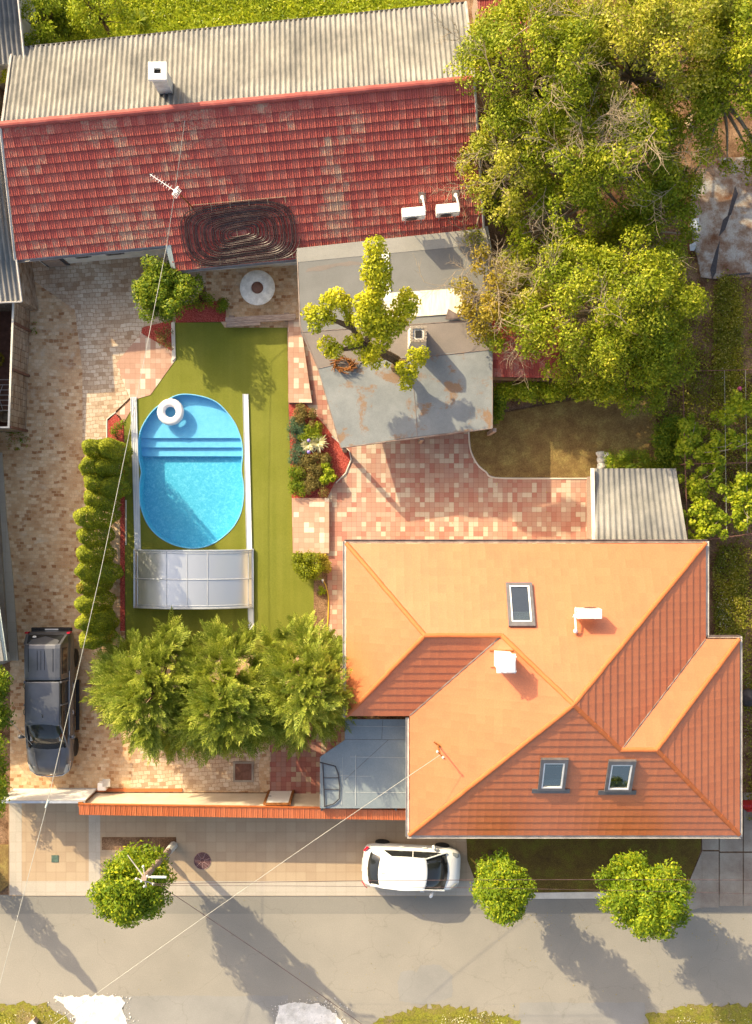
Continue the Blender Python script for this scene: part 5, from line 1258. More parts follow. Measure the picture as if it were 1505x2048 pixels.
m = MB(); m.tube([(-1.05, 0, 1.47), (-1.20, 0, 1.60)], .01, 5); m.build('aerial', 'rubber', HB, world=False)

# --- grey pickup with hard top, facing down the picture
ppos = W(112, 1401, .0)
PK = thing('grey_pickup', ppos, 'dusty dark grey pickup with a ribbed hard top, facing the white gate', 'pickup', rz=R(-90))
def pr(w_, zb, zs, zt, crown=.03, tw=.93): return body_ring(w_, zb, zs, zt, crown, tw)
st = [(-2.86, pr(.72, .5, .62, .68, .0)), (-2.83, pr(.86, .42, .8, 1.0, .0)), (-2.7, pr(.90, .36, .95, 1.13, .0)), (-1.9, pr(.93, .34, .98, 1.15, .0)), (-.9, pr(.93, .34, .98, 1.15, .0)), (.6, pr(.93, .34, .96, 1.13, .0)),
      (1.5, pr(.92, .34, .94, 1.09, .02, .88)), (1.75, pr(.92, .36, .92, 1.09, .05, .84)), (2.3, pr(.90, .38, .86, 1.02, .05, .82)), (2.62, pr(.80, .42, .76, .92, .04, .85)), (2.78, pr(.62, .45, .66, .80, .02)), (2.84, pr(.46, .5, .6, .68, .0))]
subsurf(loft(st).build('body', 'cargrey', PK, world=False, smooth=True), 2)
cab = [(-1.02, gh(.80, .66, 1.12, 1.70)), (-.9, gh(.80, .68, 1.12, 1.745)), (0, gh(.80, .69, 1.12, 1.76)), (.62, gh(.80, .665, 1.12, 1.70)), (1.1, gh(.79, .68, 1.10, 1.42)), (1.62, gh(.76, .70, 1.07, 1.10))]
bowed(loft(cab), .5, -9, .8, .10).build('window_glass', 'glass', PK, world=False, smooth=True)
m = MB(); m.box((.82, -.33, 1.56), (.05, .34, .02)); m.box((.82, .33, 1.56), (.05, .34, .02)); quadp(m, [(1.15, -.58, 1.40), (1.15, .55, 1.40), (1.34, .6, 1.29), (1.34, -.62, 1.29)], (.5, 0, .8), .012); m.build('dashboard_shade', 'seat', PK, world=False)
m = MB(); V = []; xs = [-1.03, -.98, -.5, 0, .45, .62, .70]; zc = [1.74, 1.77, 1.79, 1.79, 1.77, 1.735, 1.69]; wsx = [.665, .69, .70, .70, .695, .68, .66]
for x, z, w_ in zip(xs, zc, wsx):
    for k in (-1, -.93, -.6, 0, .6, .93, 1): V.append((x, k * w_, z - (.035 if abs(k) == 1 else .006 if abs(k) > .9 else 0)))
m.poly(V, [(i * 7 + j, (i + 1) * 7 + j, (i + 1) * 7 + j + 1, i * 7 + j + 1) for i in range(6) for j in range(6)]); rf = m.build('cab_roof', 'cargrey', PK, world=False, smooth=True)
sd = rf.modifiers.new('solid', 'SOLIDIFY'); sd.thickness = .03; sd.offset = -1; subsurf(rf, 2)
m = MB()
for s_ in (-1, 1): m.tube([(-1.0, s_ * .665, 1.78), (.6, s_ * .66, 1.775)], .012, 5)
m.build('roof_channel', 'rubber', PK, world=False)
for s_ in (-1, 1):
    m = MB(); m.tube([(.64, s_ * .67, 1.70), (1.12, s_ * .735, 1.42), (1.66, s_ * .80, 1.10)], .035, 6); m.tube([(-1.0, s_ * .69, 1.72), (-1.0, s_ * .82, 1.12)], .05, 6); m.tube([(-.12, s_ * .70, 1.75), (-.1, s_ * .82, 1.12)], .035, 6)
    m.build('pillar', 'cargrey', PK, world=False)
    m = MB(); m.box((-.1, s_ * .865, 1.13), (2.5, .02, .025)); m.build('window_trim', 'chrome', PK, world=False)
    for x in (-.75, .28):
        m = MB(); m.tube([(x - .1, s_ * .935, .98), (x - .05, s_ * .975, .99), (x + .07, s_ * .975, .99), (x + .12, s_ * .935, .98)], .016, 6); m.build('door_handle', 'chrome', PK, world=False)
    m = MB(); m.tube([(1.25, s_ * .88, 1.12), (1.2, s_ * 1.02, 1.2), (1.19, s_ * 1.1, 1.2)], [.03, .09, .07], 8); m.build('wing_mirror', 'cargrey', PK, world=False, smooth=True)
    m = MB(); quadp(m, [(2.30, s_ * .80, .98), (2.62, s_ * .72, .88), (2.72, s_ * .60, .82), (2.66, s_ * .56, .88), (2.34, s_ * .70, 1.03)], (.3, s_ * .3, .9), .012); m.build('headlight', 'lens', PK, world=False)
    m = MB(); m.box((-2.83, s_ * .82, 1.0), (.06, .12, .3)); m.build('tail_lamp', 'redlamp', PK, world=False)
    m = MB(); m.box((.1, s_ * .98, .42), (2.0, .14, .05)); m.build('side_step', 'rubber', PK, world=False)
# hard top
ht = [(-2.78, [(0, 1.1), (.80, 1.1), (.79, 1.14), (.77, 1.2), (.5, 1.21), (0, 1.22)]), (-2.45, [(0, 1.1), (.83, 1.1), (.82, 1.2), (.70, 1.72), (.5, 1.765), (0, 1.775)]), (-2.3, [(0, 1.1), (.83, 1.1), (.82, 1.2), (.695, 1.76), (.5, 1.80), (0, 1.81)]), (-1.2, [(0, 1.1), (.83, 1.1), (.82, 1.2), (.69, 1.76), (.5, 1.80), (0, 1.81)]), (-1.08, [(0, 1.1), (.83, 1.1), (.82, 1.2), (.69, 1.73), (.5, 1.78), (0, 1.79)])]
HT = bevel(loft(ht).build('hard_top', 'cargrey', PK, world=False), .03, 2)
m = MB()
for y in (-.52, -.18, -.04, .1, .42): m.box((-1.85, y, 1.815), (.75 if abs(y) < .2 else .9, .012, .012))
m.build('roof_groove', 'rubber', HT, world=False)
m = MB(); quadp(m, [(-2.76, -.70, 1.22), (-2.47, -.62, 1.68), (-2.47, .62, 1.68), (-2.76, .70, 1.22)], (-.8, 0, .5), .02); gwin = m.build('rear_window', 'glass', HT, world=False)
m = MB(); n_ = Vector((-.8, 0, .5)).normalized(); ccc = Vector((-2.68, -.42, 1.36)); V = [ccc + n_ * .035 + Vector((0, 1, 0)) * .08 * math.cos(t) + n_.cross(Vector((0, 1, 0))) * .06 * math.sin(t) for t in np.linspace(0, 2 * math.pi, 17)[:-1]]
m.poly(V + [v - n_ * .01 for v in V], [tuple(range(16)), tuple(range(31, 15, -1))] + [(i, (i + 1) % 16, 16 + (i + 1) % 16, 16 + i) for i in range(16)]); m.build('oval_sticker', 'plate', HT, world=False)
for s_ in (-1, 1):
    m = MB(); quadp(m, [(-2.3, s_ * .80, 1.28), (-1.3, s_ * .80, 1.28), (-1.3, s_ * .725, 1.62), (-2.3, s_ * .725, 1.62)], (0, s_ * .95, .2), .015); m.build('side_window', 'glass', HT, world=False)
    m = MB(); m.tube([(-2.78, s_ * .79, 1.2), (-2.46, s_ * .71, 1.74)], .02, 5); m.build('edge_trim', 'cargrey', HT, world=False)
m = MB(); m.box((-2.90, 0, .55), (.16, 1.6, .16)); bevel(m.build('rear_bumper', 'rubber', PK, world=False), .03)
m = MB(); m.box((-2.91, .02, .64), (.05, .52, .03)); m.build('number_plate', 'plate', PK, world=False)
m = MB(); m.tube([(.35, .02, 1.80), (.20, .02, 1.88)], .012, 5); m.build('aerial', 'rubber', PK, world=False)
m = MB()
for s_ in (-1, 1): m.tube([(1.75, s_ * .5, 1.135), (2.2, s_ * .46, 1.09), (2.65, s_ * .38, .97)], .012, 4)
m.build('bonnet_crease', 'cargrey', PK, world=False)
m = MB(); m.tube([(2.2, -.84, .90), (2.60, -.76, .83), (2.80, -.5, .78), (2.86, 0, .77), (2.80, .5, .78), (2.60, .76, .83), (2.2, .84, .90)], .022, 6); m.build('bumper_edge', 'chrome', PK, world=False)
m = MB(); m.box((1.62, 0, 1.085), (.10, 1.4, .02)); m.build('wiper_cowl', 'rubber', PK, world=False)
wheels(PK, (-1.75, 1.78), .80, .37, .24)

# ================================================================== VEGETATION
def sphere(n):
    d = rng.normal(size=(n, 3)); return d / np.linalg.norm(d, axis=1)[:, None]
def blob_leaves(mb, blobs, per, size, aspect=.5, up=.5, rnd=.6, inner=.45, flat=.8, shift=(0, 0, 0)):
    for (x, y, z, r) in blobs:
        n = max(6, int(per * (r / .5) ** 2)); d = sphere(n); d[:, 2] = np.where(d[:, 2] < -.35, -d[:, 2], d[:, 2])
        rad = r * (inner + (1.05 - inner) * rng.random(n) ** .6)[:, None]
        c = np.array([x, y, z]) - np.array(shift) + d * rad * np.array([1, 1, flat]); mb.leaves(c, d, size, aspect, up, rnd)
def woody(parent, base, blobs, tr, fork, mat='bark', name='trunk', world=True, maxl=26, wob=.12, extra=None):
    m = MB(); base = Vector(base); fk = fork if isinstance(fork, Vector) else base + Vector((0, 0, fork))
    m.tube(cr_open([base - Vector((0, 0, .1)), base.lerp(fk, .5) + Vector((random.uniform(-wob, wob), random.uniform(-wob, wob), 0)), fk], 4), [tr * (1.15 - .35 * i / 8) for i in range(9)], 8)
    step = max(1, len(blobs) // maxl)
    for b in blobs[::step]:
        p = Vector(b[:3]); L = (p - fk).length
        mid = fk.lerp(p, .5) + Vector((random.uniform(-.1, .1) * L, random.uniform(-.1, .1) * L, .10 * L))
        pts = cr_open([fk - Vector((0, 0, .15)), mid, p], 4); k = len(pts); r0 = tr * .5
        m.tube(pts, [max(.008, r0 * (1 - .85 * i / (k - 1))) for i in range(k)], 5)
    if extra: extra(m)
    return m.build(name, mat, parent, world=world)
def twigs(m, p, d, L, depth, r=.014):
    p = Vector(p); d = Vector(d).normalized(); pts = [p]
    for i in range(4):
        d = (d + Vector((random.uniform(-.3, .3), random.uniform(-.3, .3), random.uniform(-.12, .16)))).normalized(); pts.append(pts[-1] + d * L / 4)
    m.tube(pts, [r * (1 - .15 * i) for i in range(5)], 4, cap=False)
    if depth > 0:
        for q in pts[1:]:
            for s_ in (-1, 1):
                if random.random() < .75:
                    dd = (d + Vector((-d.y, d.x, 0)) * s_ * random.uniform(.5, 1.1) + Vector((0, 0, random.uniform(-.2, .3)))); twigs(m, q, dd, L * random.uniform(.4, .65), depth - 1, r * .65)

# --- globe-headed street trees
def crown_blobs(cx, cy, cz, rx, ry, rz, n, r=(.3, .5), squash=1.0, cone=0.0):
    out = []
    for d in sphere(n):
        k = random.uniform(.62, .95); z = d[2] * rz * k; s_ = 1 - cone * max(0, z / rz)
        out.append((cx + d[0] * rx * k * s_, cy + d[1] * ry * k * s_, cz + z, random.uniform(*r)))
    return out
def street_tree(bx, by, cz, rx, ry, rz, n, label, per=260, group='round-headed trees along the street', cone=.35, lx=0, ly=0):
    b = W(bx, by, .05); t = thing('street_tree', b, label, 'tree', group)
    bl = crown_blobs(b.x + lx, b.y + ly, cz, rx, ry, rz, n, (.28, .46), cone=cone)
    m = MB(); blob_leaves(m, bl, per * 1.25, .12, .5, .5, .7, .3, .8); 
    core = [(b.x + lx, b.y + ly, cz + k * rz * .5, min(rx, ry) * .75) for k in (-.6, 0, .6)]; blob_leaves(m, core, 220, .14, .6, .3, .8, .3)
    m.build('crown', 'leaf_street', t); woody(t, b, bl, .10, max(1.2, cz - rz * .8)); return t
street_tree(319, 1700, 4.1, 1.36, 1.28, 2.4, 90, 'bright green street tree tangled round the leaning utility pole', lx=-.15, ly=.0, cone=.15)
street_tree(982, 1706, 3.9, .98, 1.0, 2.3, 64, 'bright green street tree right in front of the white hatchback', cone=.25)
street_tree(1238, 1720, 4.0, 1.68, 1.42, 2.0, 112, 'widest bright green street tree below the two street-side roof windows', cone=.2, lx=.05)

# --- young dense tree at the corner of the turf
def at(x, y, h): p = W(x, y, h); return (p.x, p.y, p.z)
b = W(355, 600, 0); TT = thing('bushy_tree', b, 'dense round green tree between the stepped red eave and the turf', 'tree')
bl = [at(random.gauss(325, 22), random.gauss(585, 24), random.uniform(1.2, 2.6)) + (random.uniform(.3, .42),) for _ in range(60)] + [at(x, y, z) + (r,) for x, y, z, r in ((290, 580, 2.0, .38), (300, 610, 1.6, .38), (325, 620, 1.4, .4), (310, 550, 2.3, .4), (345, 556, 2.2, .4), (275, 570, 1.9, .28), (300, 632, 1.0, .28), (372, 566, 1.7, .42), (388, 575, 1.6, .4), (395, 562, 1.5, .3), (380, 590, 1.2, .34))]
m = MB(); blob_leaves(m, bl, 330, .11, .55, .5, .6, .5); m.build('crown', 'leaf_bush', TT); woody(TT, b, bl, .09, .8)
def shrub(name, pts, mat, size, per, label, cat='shrub', group=None, asp=.5, trunk=True, up=.5, rnd=.6, stem='bark'):
    """pts: apparent (px, py, h, r)"""
    cx = sum(p[0] for p in pts) / len(pts); cy = sum(p[1] for p in pts) / len(pts); b = W(cx, cy, 0)
    t = thing(name, b, label, cat, group); bl = [at(x, y, h) + (r,) for x, y, h, r in pts]
    m = MB(); blob_leaves(m, bl, per * (2.6 if max(q[3] for q in pts) < .26 else 1.2), size, asp, up, rnd, .3); m.build('foliage', mat, t)
    if trunk: woody(t, b, bl, .03, .12, stem, 'stem', maxl=8, wob=.02)
    return t
shrub('low_shrub', [(418, 598, .35, .26), (424, 606, .3, .22), (412, 590, .35, .2)], 'leaf_dark', .08, 400, 'small dark shrub in the red mulch, middle one before the round table')
shrub('low_shrub', [(447, 606, .35, .24), (443, 616, .3, .22), (451, 612, .3, .18)], 'leaf_bush', .08, 400, 'small dark green shrub at the left end of the timber bench')
shrub('low_shrub', [(390, 604, .4, .26), (402, 612, .3, .2), (376, 612, .3, .2)], 'leaf_dark', .08, 400, 'small dark shrub in the red mulch touching the bushy tree')
shrub('low_shrub', [(325, 680, .3, .28), (335, 664, .3, .24), (318, 666, .25, .2), (338, 694, .25, .2)], 'leaf_heather', .07, 420, 'brownish shrub in the triangular mulch bed at the turf corner')
shrub('low_shrub', [(238, 852, .35, .2), (228, 862, .3, .2), (246, 846, .4, .15)], 'leaf_bush', .07, 380, 'small green shrub in the red mulch beside the left rail')
shrub('low_shrub', [(228, 876, .2, .16), (236, 868, .25, .14)], 'leaf_heather', .06, 380, 'tiny brownish shrub at the hedge end of the mulch bed')
# --- centre flower bed
def many(x0, y0, x1, y1, n, h, r): return [(random.uniform(x0, x1), random.uniform(y0, y1), random.uniform(*h), random.uniform(*r)) for _ in range(n)]
shrub('creeping_juniper', many(583, 835, 605, 925, 34, (.15, .4), (.16, .24)), 'leaf_bluegreen', .075, 330, 'blue-green creeping juniper along the turf edge of the flower bed', group=None, asp=.3)
shrub('heather_shrub', many(595, 815, 628, 850, 16, (.2, .4), (.17, .24)), 'leaf_heather', .07, 330, 'orange-brown shrub at the top of the flower bed', asp=.4)
shrub('heather_shrub', many(600, 905, 655, 960, 30, (.2, .45), (.17, .25)), 'leaf_heather', .075, 330, 'brown-green shrub in the middle of the flower bed under the pale agave', asp=.4)
shrub('green_shrub', many(583, 935, 612, 988, 20, (.15, .4), (.17, .24)), 'leaf_bush', .075, 330, 'green shrub in the bottom left corner of the flower bed', asp=.4)
shrub('heather_shrub', many(612, 958, 652, 988, 20, (.15, .38), (.16, .24)), 'leaf_heather', .07, 330, 'brownish shrub at the bottom of the flower bed beside the raised paving', asp=.4)
shrub('lime_shrub', many(646, 930, 668, 962, 12, (.25, .5), (.13, .2)), 'leaf_vine', .11, 280, 'lime green leafy shrub at the red mulch of the flower bed')
shrub('square_shrub', many(590, 1112, 640, 1152, 34, (.3, .8), (.2, .28)), 'leaf_thuja', .08, 420, 'clipped squarish shrub with yellow green leaves above the yellow hose', group=None)
shrub('browned_shrub', many(640, 1110, 655, 1138, 12, (.3, .6), (.16, .22)), 'leaf_brown', .08, 320, 'browned shrub grown into the right side of the clipped square shrub')
shrub('leafy_seedling', [(642, 1176, .15, .12), (646, 1184, .15, .12), (640, 1186, .1, .1)], 'leaf_vine', .10, 260, 'small bright seedling beside the tap end of the yellow hose', 'plant')
shrub('heather_shrub', many(604, 850, 640, 880, 20, (.2, .4), (.16, .24)), 'leaf_dark', .07, 330, 'dark green shrub above the two pale striped rosettes in the flower bed', asp=.4)
# variegated agave-like plant, two rosettes with violet flower heads
def rosette(name, cx, cy, h, n, L, mat, label, heads):
    b = W(cx, cy, 0); t = thing(name, b, label, 'plant'); m = MB()
    for i in range(n):
        a = 2.399 * i; el = R(12 + 55 * (1 - i / n)) ; d = Vector((math.cos(a) * math.cos(el), math.sin(a) * math.cos(el), math.sin(el))); l = L * random.uniform(.75, 1.05)
        s_ = Vector((-math.sin(a), math.cos(a), 0)); p0 = b + Vector((0, 0, h)); V = []
        for t_, w_ in ((0, .022), (.35, .036), (.75, .026), (1, .002)):
            p = p0 + d * l * t_ - Vector((0, 0, .16 * t_ * t_)); V += [p - s_ * w_, p + s_ * w_]
        m.poly(V, [(2 * k, 2 * k + 1, 2 * k + 3, 2 * k + 2) for k in range(3)])
    m.build('leaves', mat, t)
    for (x, y) in heads:
        p = W(x, y, h + .38); mm = MB(); mm.lathe([(.01, -.08), (.05, -.04), (.075, .02), (.05, .08), (.01, .1)], tuple(p), 10); f = mm.build('flower_head', 'purple', t, smooth=True)
        MB().tube([b + Vector((0, 0, h)), p - Vector((0, 0, .06))], .012, 5).build('stalk', 'leaf_bush', f)
rosette('variegated_plant', 618, 890, .35, 34, .46, 'leaf_agave', 'cream striped spiky rosette with violet flower heads, left of a pair in the flower bed', [(618, 881), (618, 904)])
rosette('variegated_plant', 638, 886, .35, 38, .50, 'leaf_agave', 'cream striped spiky rosette, right of a pair above the red mulch', [])

# --- conifer hedge along the turf: one columnar shrub each
proto = []
for k in range(4):
    t = thing('columnar_conifer', (0, 0, 0), 'x', 'conifer'); ROOT[t.name] = Vector((0, 0, 0)); H_ = 3.3; m = MB(); n = 6200
    z = rng.random(n) ** .85 * H_; a = rng.uniform(0, 2 * math.pi, n)
    prof = np.interp(z / H_, [0, .15, .55, .8, .93, 1], [.42, .50, .46, .36, .24, .06])
    lump = 1 + .10 * np.sin(a * 3 + k * 2 + z * 1.7) + .08 * np.sin(a * 5 - z * 3.1 + k)
    rad = prof * lump * (.72 + .3 * rng.random(n) ** .5)
    d = np.stack([np.cos(a), np.sin(a), .45 + .9 * (z / H_) ** 3], 1); d /= np.linalg.norm(d, axis=1)[:, None]
    c = np.stack([rad * np.cos(a), rad * np.sin(a), z + .03], 1); m.leaves(c, d, .085, .38, .45, .45)
    m.build('foliage', 'leaf_thuja', t, world=False)
    mm = MB(); mm.tube([(0, 0, -.05), (0, 0, 2.6)], [.05, .02], 6); mm.build('stem', 'bark', t, world=False); proto.append(t)
tops = [(203, 896, 3.4, 'with the most sunlit crown, at the pool end of the hedge'), (173, 893, 3.7, 'at the upper left end of the hedge nearest the pale paving'), (167, 929, 3.7, 'leaning left, third from the upper end of the hedge'), (195, 932, 3.3, 'behind the third one, close to the left rail'),
        (176, 965, 3.5, 'slim, fourth from the upper end on the drive side'), (206, 972, 3.0, 'slim, standing behind its neighbour near the waist of the pool'), (176, 997, 3.5, 'just above the widest bulging one of the hedge'), (160, 1033, 4.0, 'the widest bulging one, level with the deep end of the pool'),
        (162, 1073, 3.6, 'just below the widest bulging one'), (162, 1110, 3.6, 'level with the upper edge of the arched pool cover'), (158, 1143, 3.7, 'level with the middle of the arched pool cover'), (185, 1153, 3.0, 'short, tucked behind its neighbour beside the arched pool cover'),
        (165, 1176, 3.2, 'with a browned tip'), (159, 1212, 3.7, 'level with the lower edge of the arched pool cover'), (160, 1249, 3.5, 'second from the pickup end of the hedge'), (181, 1257, 2.9, 'short, behind the one second from the pickup end'), (168, 1285, 3.4, 'at the pickup end of the hedge')]
for i, (x, y, h, tx) in enumerate(tops):
    pr_ = proto[i % 4]
    if i < 4: o = pr_; kids = []
    else:
        o = pr_.copy(); COL.objects.link(o)
        for ch in pr_.children:
            c = ch.copy(); COL.objects.link(c); c.parent = o
    p = W(x, y, h); o.location = (p.x, p.y, 0); s_ = h / 3.3; k = 1.0 + (.22 if h > 3.9 else 0)
    o.scale = (k, k * .84, s_); o.rotation_euler = (0, 0, random.uniform(0, 6.28)); o['label'] = 'columnar conifer ' + tx; o['group'] = 'columnar conifers of the hedge between drive and pool'
m = MB(); n = 140; c_ = np.array(at(160, 1174, 3.25)); d = sphere(n); m.leaves(c_ + d * .13, d, .09, .4); 
bt_ = [o for o in COL.objects if o.get('label', '').endswith('with a browned tip')][0]
oo = m.build('browned_tip', 'leaf_brown', None, world=False); oo.parent = bt_
oo.matrix_parent_inverse = (Matrix.LocRotScale(bt_.location, bt_.rotation_euler.to_quaternion(), bt_.scale)).inverted()

# --- big feathery conifers
def frond(m, p, d, L, tilt):
    p = np.array(p, float); d = np.array(d, float); d /= np.linalg.norm(d); side = np.cross(d, [0, 0, 1.0]); side /= np.linalg.norm(side) + 1e-9
    nrm = np.cross(side, d); side = side * math.cos(tilt) + nrm * math.sin(tilt); nrm = np.cross(side, d)
    V = []
    def dia(a, dr, l, w_):
        s_ = np.cross(nrm, dr); s_ /= np.linalg.norm(s_) + 1e-9
        V.extend([a, a + dr * l * .45 + s_ * w_, a + dr * l, a + dr * l * .45 - s_ * w_])
    K = 9
    for i in range(K):
        t = i / K; a = p + d * L * t + np.array([0, 0, -.10 * L * t * t]); ln = L * (.26 * (1 - t) ** .7 + .06)
        for s_ in (-1, 1):
            dr = d * .72 + side * s_ * .7 + nrm * random.uniform(-.25, .25); dr /= np.linalg.norm(dr); l2 = ln * random.uniform(.8, 1.1)
            for q in range(3):
                dia(a + dr * l2 * q / 3, dr * .9 + d * .25 * (q + .3), l2 * .48, .021)
                if q < 2: dia(a + dr * l2 * (q + .4) / 3, dr * .5 + side * s_ * .5 + nrm * .2, l2 * .3, .016); dia(a + dr * l2 * (q + .4) / 3, d * .9 + nrm * .1, l2 * .28, .016)
    dia(p + d * L * .85, d, L * .28, .022)
    m.raw(np.array(V), np.arange(len(V)).reshape(-1, 4))
def cypress(bx, by, rx, ry, H_, n, label, lean=(0, 0)):
    """crown of many upswept branch ends, each a fan of feathery sprays"""
    b = W(bx, by, 0); t = thing('feathery_conifer', b, label, 'conifer', 'feathery conifers between turf and driveway'); m = MB(); tips = []
    for i in range(n):
        u = i / n; a = 2.399 * i + random.uniform(-.3, .3); q = math.sqrt((i + .5) / n); z = H_ * (1.0 - .62 * q ** 1.6) + random.uniform(-.35, .25)
        rr_ = q * (1 + .14 * math.sin(a * 3 + bx) + random.uniform(-.1, .1))
        c = Vector((b.x + lean[0] + math.cos(a) * rx * rr_ * .8, b.y + lean[1] + math.sin(a) * ry * rr_ * .8, z))
        od = Vector((math.cos(a) * q * 1.1 + random.uniform(-.55, .55), math.sin(a) * q * 1.1 + random.uniform(-.55, .55), .95 - .45 * q)).normalized()
        for k in range(15):
            dd = (od + Vector((random.gauss(0, .5), random.gauss(0, .5), random.gauss(0, .3)))).normalized()
            frond(m, c + dd * random.uniform(-.15, .15), dd, random.uniform(.4, 1.0), random.uniform(-.9, .9))
        tips.append((c.x, c.y, c.z - .1, .2))
    m.build('foliage', 'leaf_juniper', t)
    def ex(mm):
        for q in tips[::9]: twigs(mm, (q[0], q[1], q[2] + .05), (q[0] - b.x, q[1] - b.y, .5), .7, 0, .014)
    woody(t, b, tips, .16, 1.4, 'bark', maxl=40, extra=ex); return t
cypress(332, 1362, 2.1, 2.35, 4.4, 92, 'feathery conifer nearest the pickup', (-.1, .1))
cypress(474, 1366, 2.2, 2.5, 4.8, 92, 'feathery conifer between the two others below the arched pool cover', (0, -.1))
cypress(617, 1350, 2.15, 2.3, 4.8, 84, 'feathery conifer whose sprays hang over the orange eave', (.15, .05))

# --- pollarded yellow-green tree
b = W(752, 745, 0); bz = b + Vector((0, 0, 0))
PTR = thing('pollarded_tree', b, 'pollarded tree with yellow-green tufts on thick brown limbs above the flat roof', 'tree')
hub = Vector(at(727, 690, 4.7)); knee = Vector(at(795, 722, 3.1))
limbs = [[(727, 690, 4.7), (705, 655, 5.1), (690, 620, 5.4), (672, 592, 5.7)], [(705, 655, 5.1), (668, 640, 5.3), (640, 632, 5.4)], [(720, 690, 4.6), (690, 698, 4.6), (660, 692, 4.6)],
         [(735, 680, 4.9), (752, 640, 5.6), (756, 590, 6.3), (752, 500, 7.2)], [(745, 670, 5.0), (785, 640, 5.6), (810, 610, 5.9)], [(795, 722, 3.2), (815, 722, 3.5), (832, 712, 3.8)], [(795, 722, 3.2), (808, 742, 3.4), (816, 756, 3.4)], [(735, 660, 5.2), (722, 612, 5.8), (728, 600, 6.0)]]
m = MB(); m.tube(cr_open([b, Vector(at(790, 735, 2.2)), knee, Vector(at(757, 702, 3.9)), hub], 4), [.2] * 5 + [.19] * 4 + [.18] * 4 + [.16] * 4, 8)
for l in limbs:
    pts = cr_open([Vector(at(*q)) for q in l], 4); k = len(pts); m.tube(pts, [max(.025, .12 * (1 - .75 * i / (k - 1))) for i in range(k)], 6)
m.build('trunk', 'bark', PTR)
tufts = [(672, 598, 5.7, .38), (655, 603, 5.6, .3), (688, 606, 5.6, .3), (640, 632, 5.4, .34), (622, 625, 5.3, .3), (632, 650, 5.2, .28), (660, 636, 5.3, .24), (695, 625, 5.4, .22), (700, 640, 5.2, .2),
         (655, 690, 4.6, .32), (672, 700, 4.6, .28), (662, 705, 4.5, .22), (715, 678, 4.9, .26), (700, 684, 4.7, .22),
         (750, 492, 7.2, .34), (754, 515, 7.0, .40), (748, 540, 6.8, .42), (758, 562, 6.6, .42), (750, 585, 6.4, .36), (762, 540, 6.8, .36), (765, 572, 6.4, .32), (736, 552, 6.6, .26), (742, 600, 6.2, .36),
         (738, 620, 5.9, .42), (728, 640, 5.7, .38), (755, 628, 5.9, .42), (770, 645, 5.7, .40), (760, 665, 5.5, .38), (745, 655, 5.5, .36), (725, 606, 5.9, .32), (780, 665, 5.4, .32), (765, 688, 5.1, .30), (792, 640, 5.6, .36),
         (805, 612, 5.9, .36), (820, 605, 5.9, .34), (815, 625, 5.8, .32), (812, 588, 5.9, .24), (800, 650, 5.5, .26), (740, 702, 4.6, .3), (733, 716, 4.4, .26), (752, 725, 4.0, .24), (748, 712, 4.2, .22), (715, 700, 4.5, .18),
         (830, 712, 3.8, .30), (846, 708, 3.8, .27), (838, 720, 3.7, .25), (805, 735, 3.4, .27), (818, 752, 3.4, .30), (812, 768, 3.3, .26), (825, 742, 3.4, .22), (775, 730, 3.4, .1)]
bl = [at(x, y, h) + (r * 1.12,) for x, y, h, r in tufts]
m = MB(); blob_leaves(m, bl, 520, .125, .5, .5, .7, .45); m.build('crown', 'leaf_yellow', PTR)
RW = thing('dry_twig_ring', W(688, 729, ha), 'ring of rusty brown dry twigs lying on the seam of the flat roof', 'twig ring')
m = MB(); c = W(688, 729, ha + .1)
for i in range(90):
    a = random.uniform(0, 6.28); r_ = random.uniform(.18, .36); p = c + Vector((math.cos(a) * r_ * 1.1, math.sin(a) * r_ * .7, random.uniform(-.06, .12))); d_ = Vector((-math.sin(a) * 1.1 + random.uniform(-.4, .4), math.cos(a) * .7 + random.uniform(-.4, .4), random.uniform(-.2, .3))); m.tube([p, p + d_ * .15, p + d_ * .26 + Vector((0, 0, .03))], .013, 4)
m.build('twigs', 'rust', RW)
m = MB(); n = 160; a = rng.uniform(0, 6.28, n); c_ = np.stack([c.x + np.cos(a) * .33, c.y + np.sin(a) * .22, c.z + rng.uniform(0, .15, n)], 1); m.leaves(c_, sphere(n), .09, .5); m.build('dry_leaves', 'rust', RW)

# --- big trees of the upper right
def big_tree(cx, cy, rx, ry, H_, n, mat, label, leaf=.115, per=270, r=(.36, .72), name='tall_tree', drop=.17, low=.3, dead=0, hb=None, tr=.22, group='tall trees filling the upper right garden', rag=0.0):
    """cx,cy: apparent crown centre at height H_*.7"""
    c = W(cx, cy, H_ * .7); b = Vector((c.x, c.y, 0)); t = thing(name, b, label, 'tree', group); bl = []
    for i in range(n):
        a = random.uniform(0, 2 * math.pi); q = math.sqrt(random.random()); edge = 1 + rag * math.sin(a * 5 + cx) + rag * .6 * math.sin(a * 9 + cy)
        x = c.x + math.cos(a) * q * rx * edge / PPM; y = c.y + math.sin(a) * q * ry * edge / PPM
        z = H_ * (low + (1 - low) * math.sqrt(max(0, 1 - q * q))) * random.uniform(.80, 1.0)
        if random.random() < drop: continue
        bl.append((x, y, max(1.0, z), random.uniform(*r)))
    m = MB(); blob_leaves(m, bl, per, leaf, .5, .45, .75, .25, .65); m.build('crown', mat, t)
    def ex(mm):
        for i in range(dead):
            q = random.choice(bl); twigs(mm, (q[0], q[1], q[2] + q[3] * .5), (random.uniform(-1, 1), random.uniform(-1, 1), .15), random.uniform(.9, 1.7), 2, .016)
    woody(t, b, bl, tr, H_ * .4, 'twig' if dead else 'bark', maxl=40, extra=ex); return t
big_tree(1085, 130, 150, 150, 8.0, 120, 'leaf_ne', 'tall olive green tree spilling over the right end of the corrugated slope', dead=8, rag=.1)
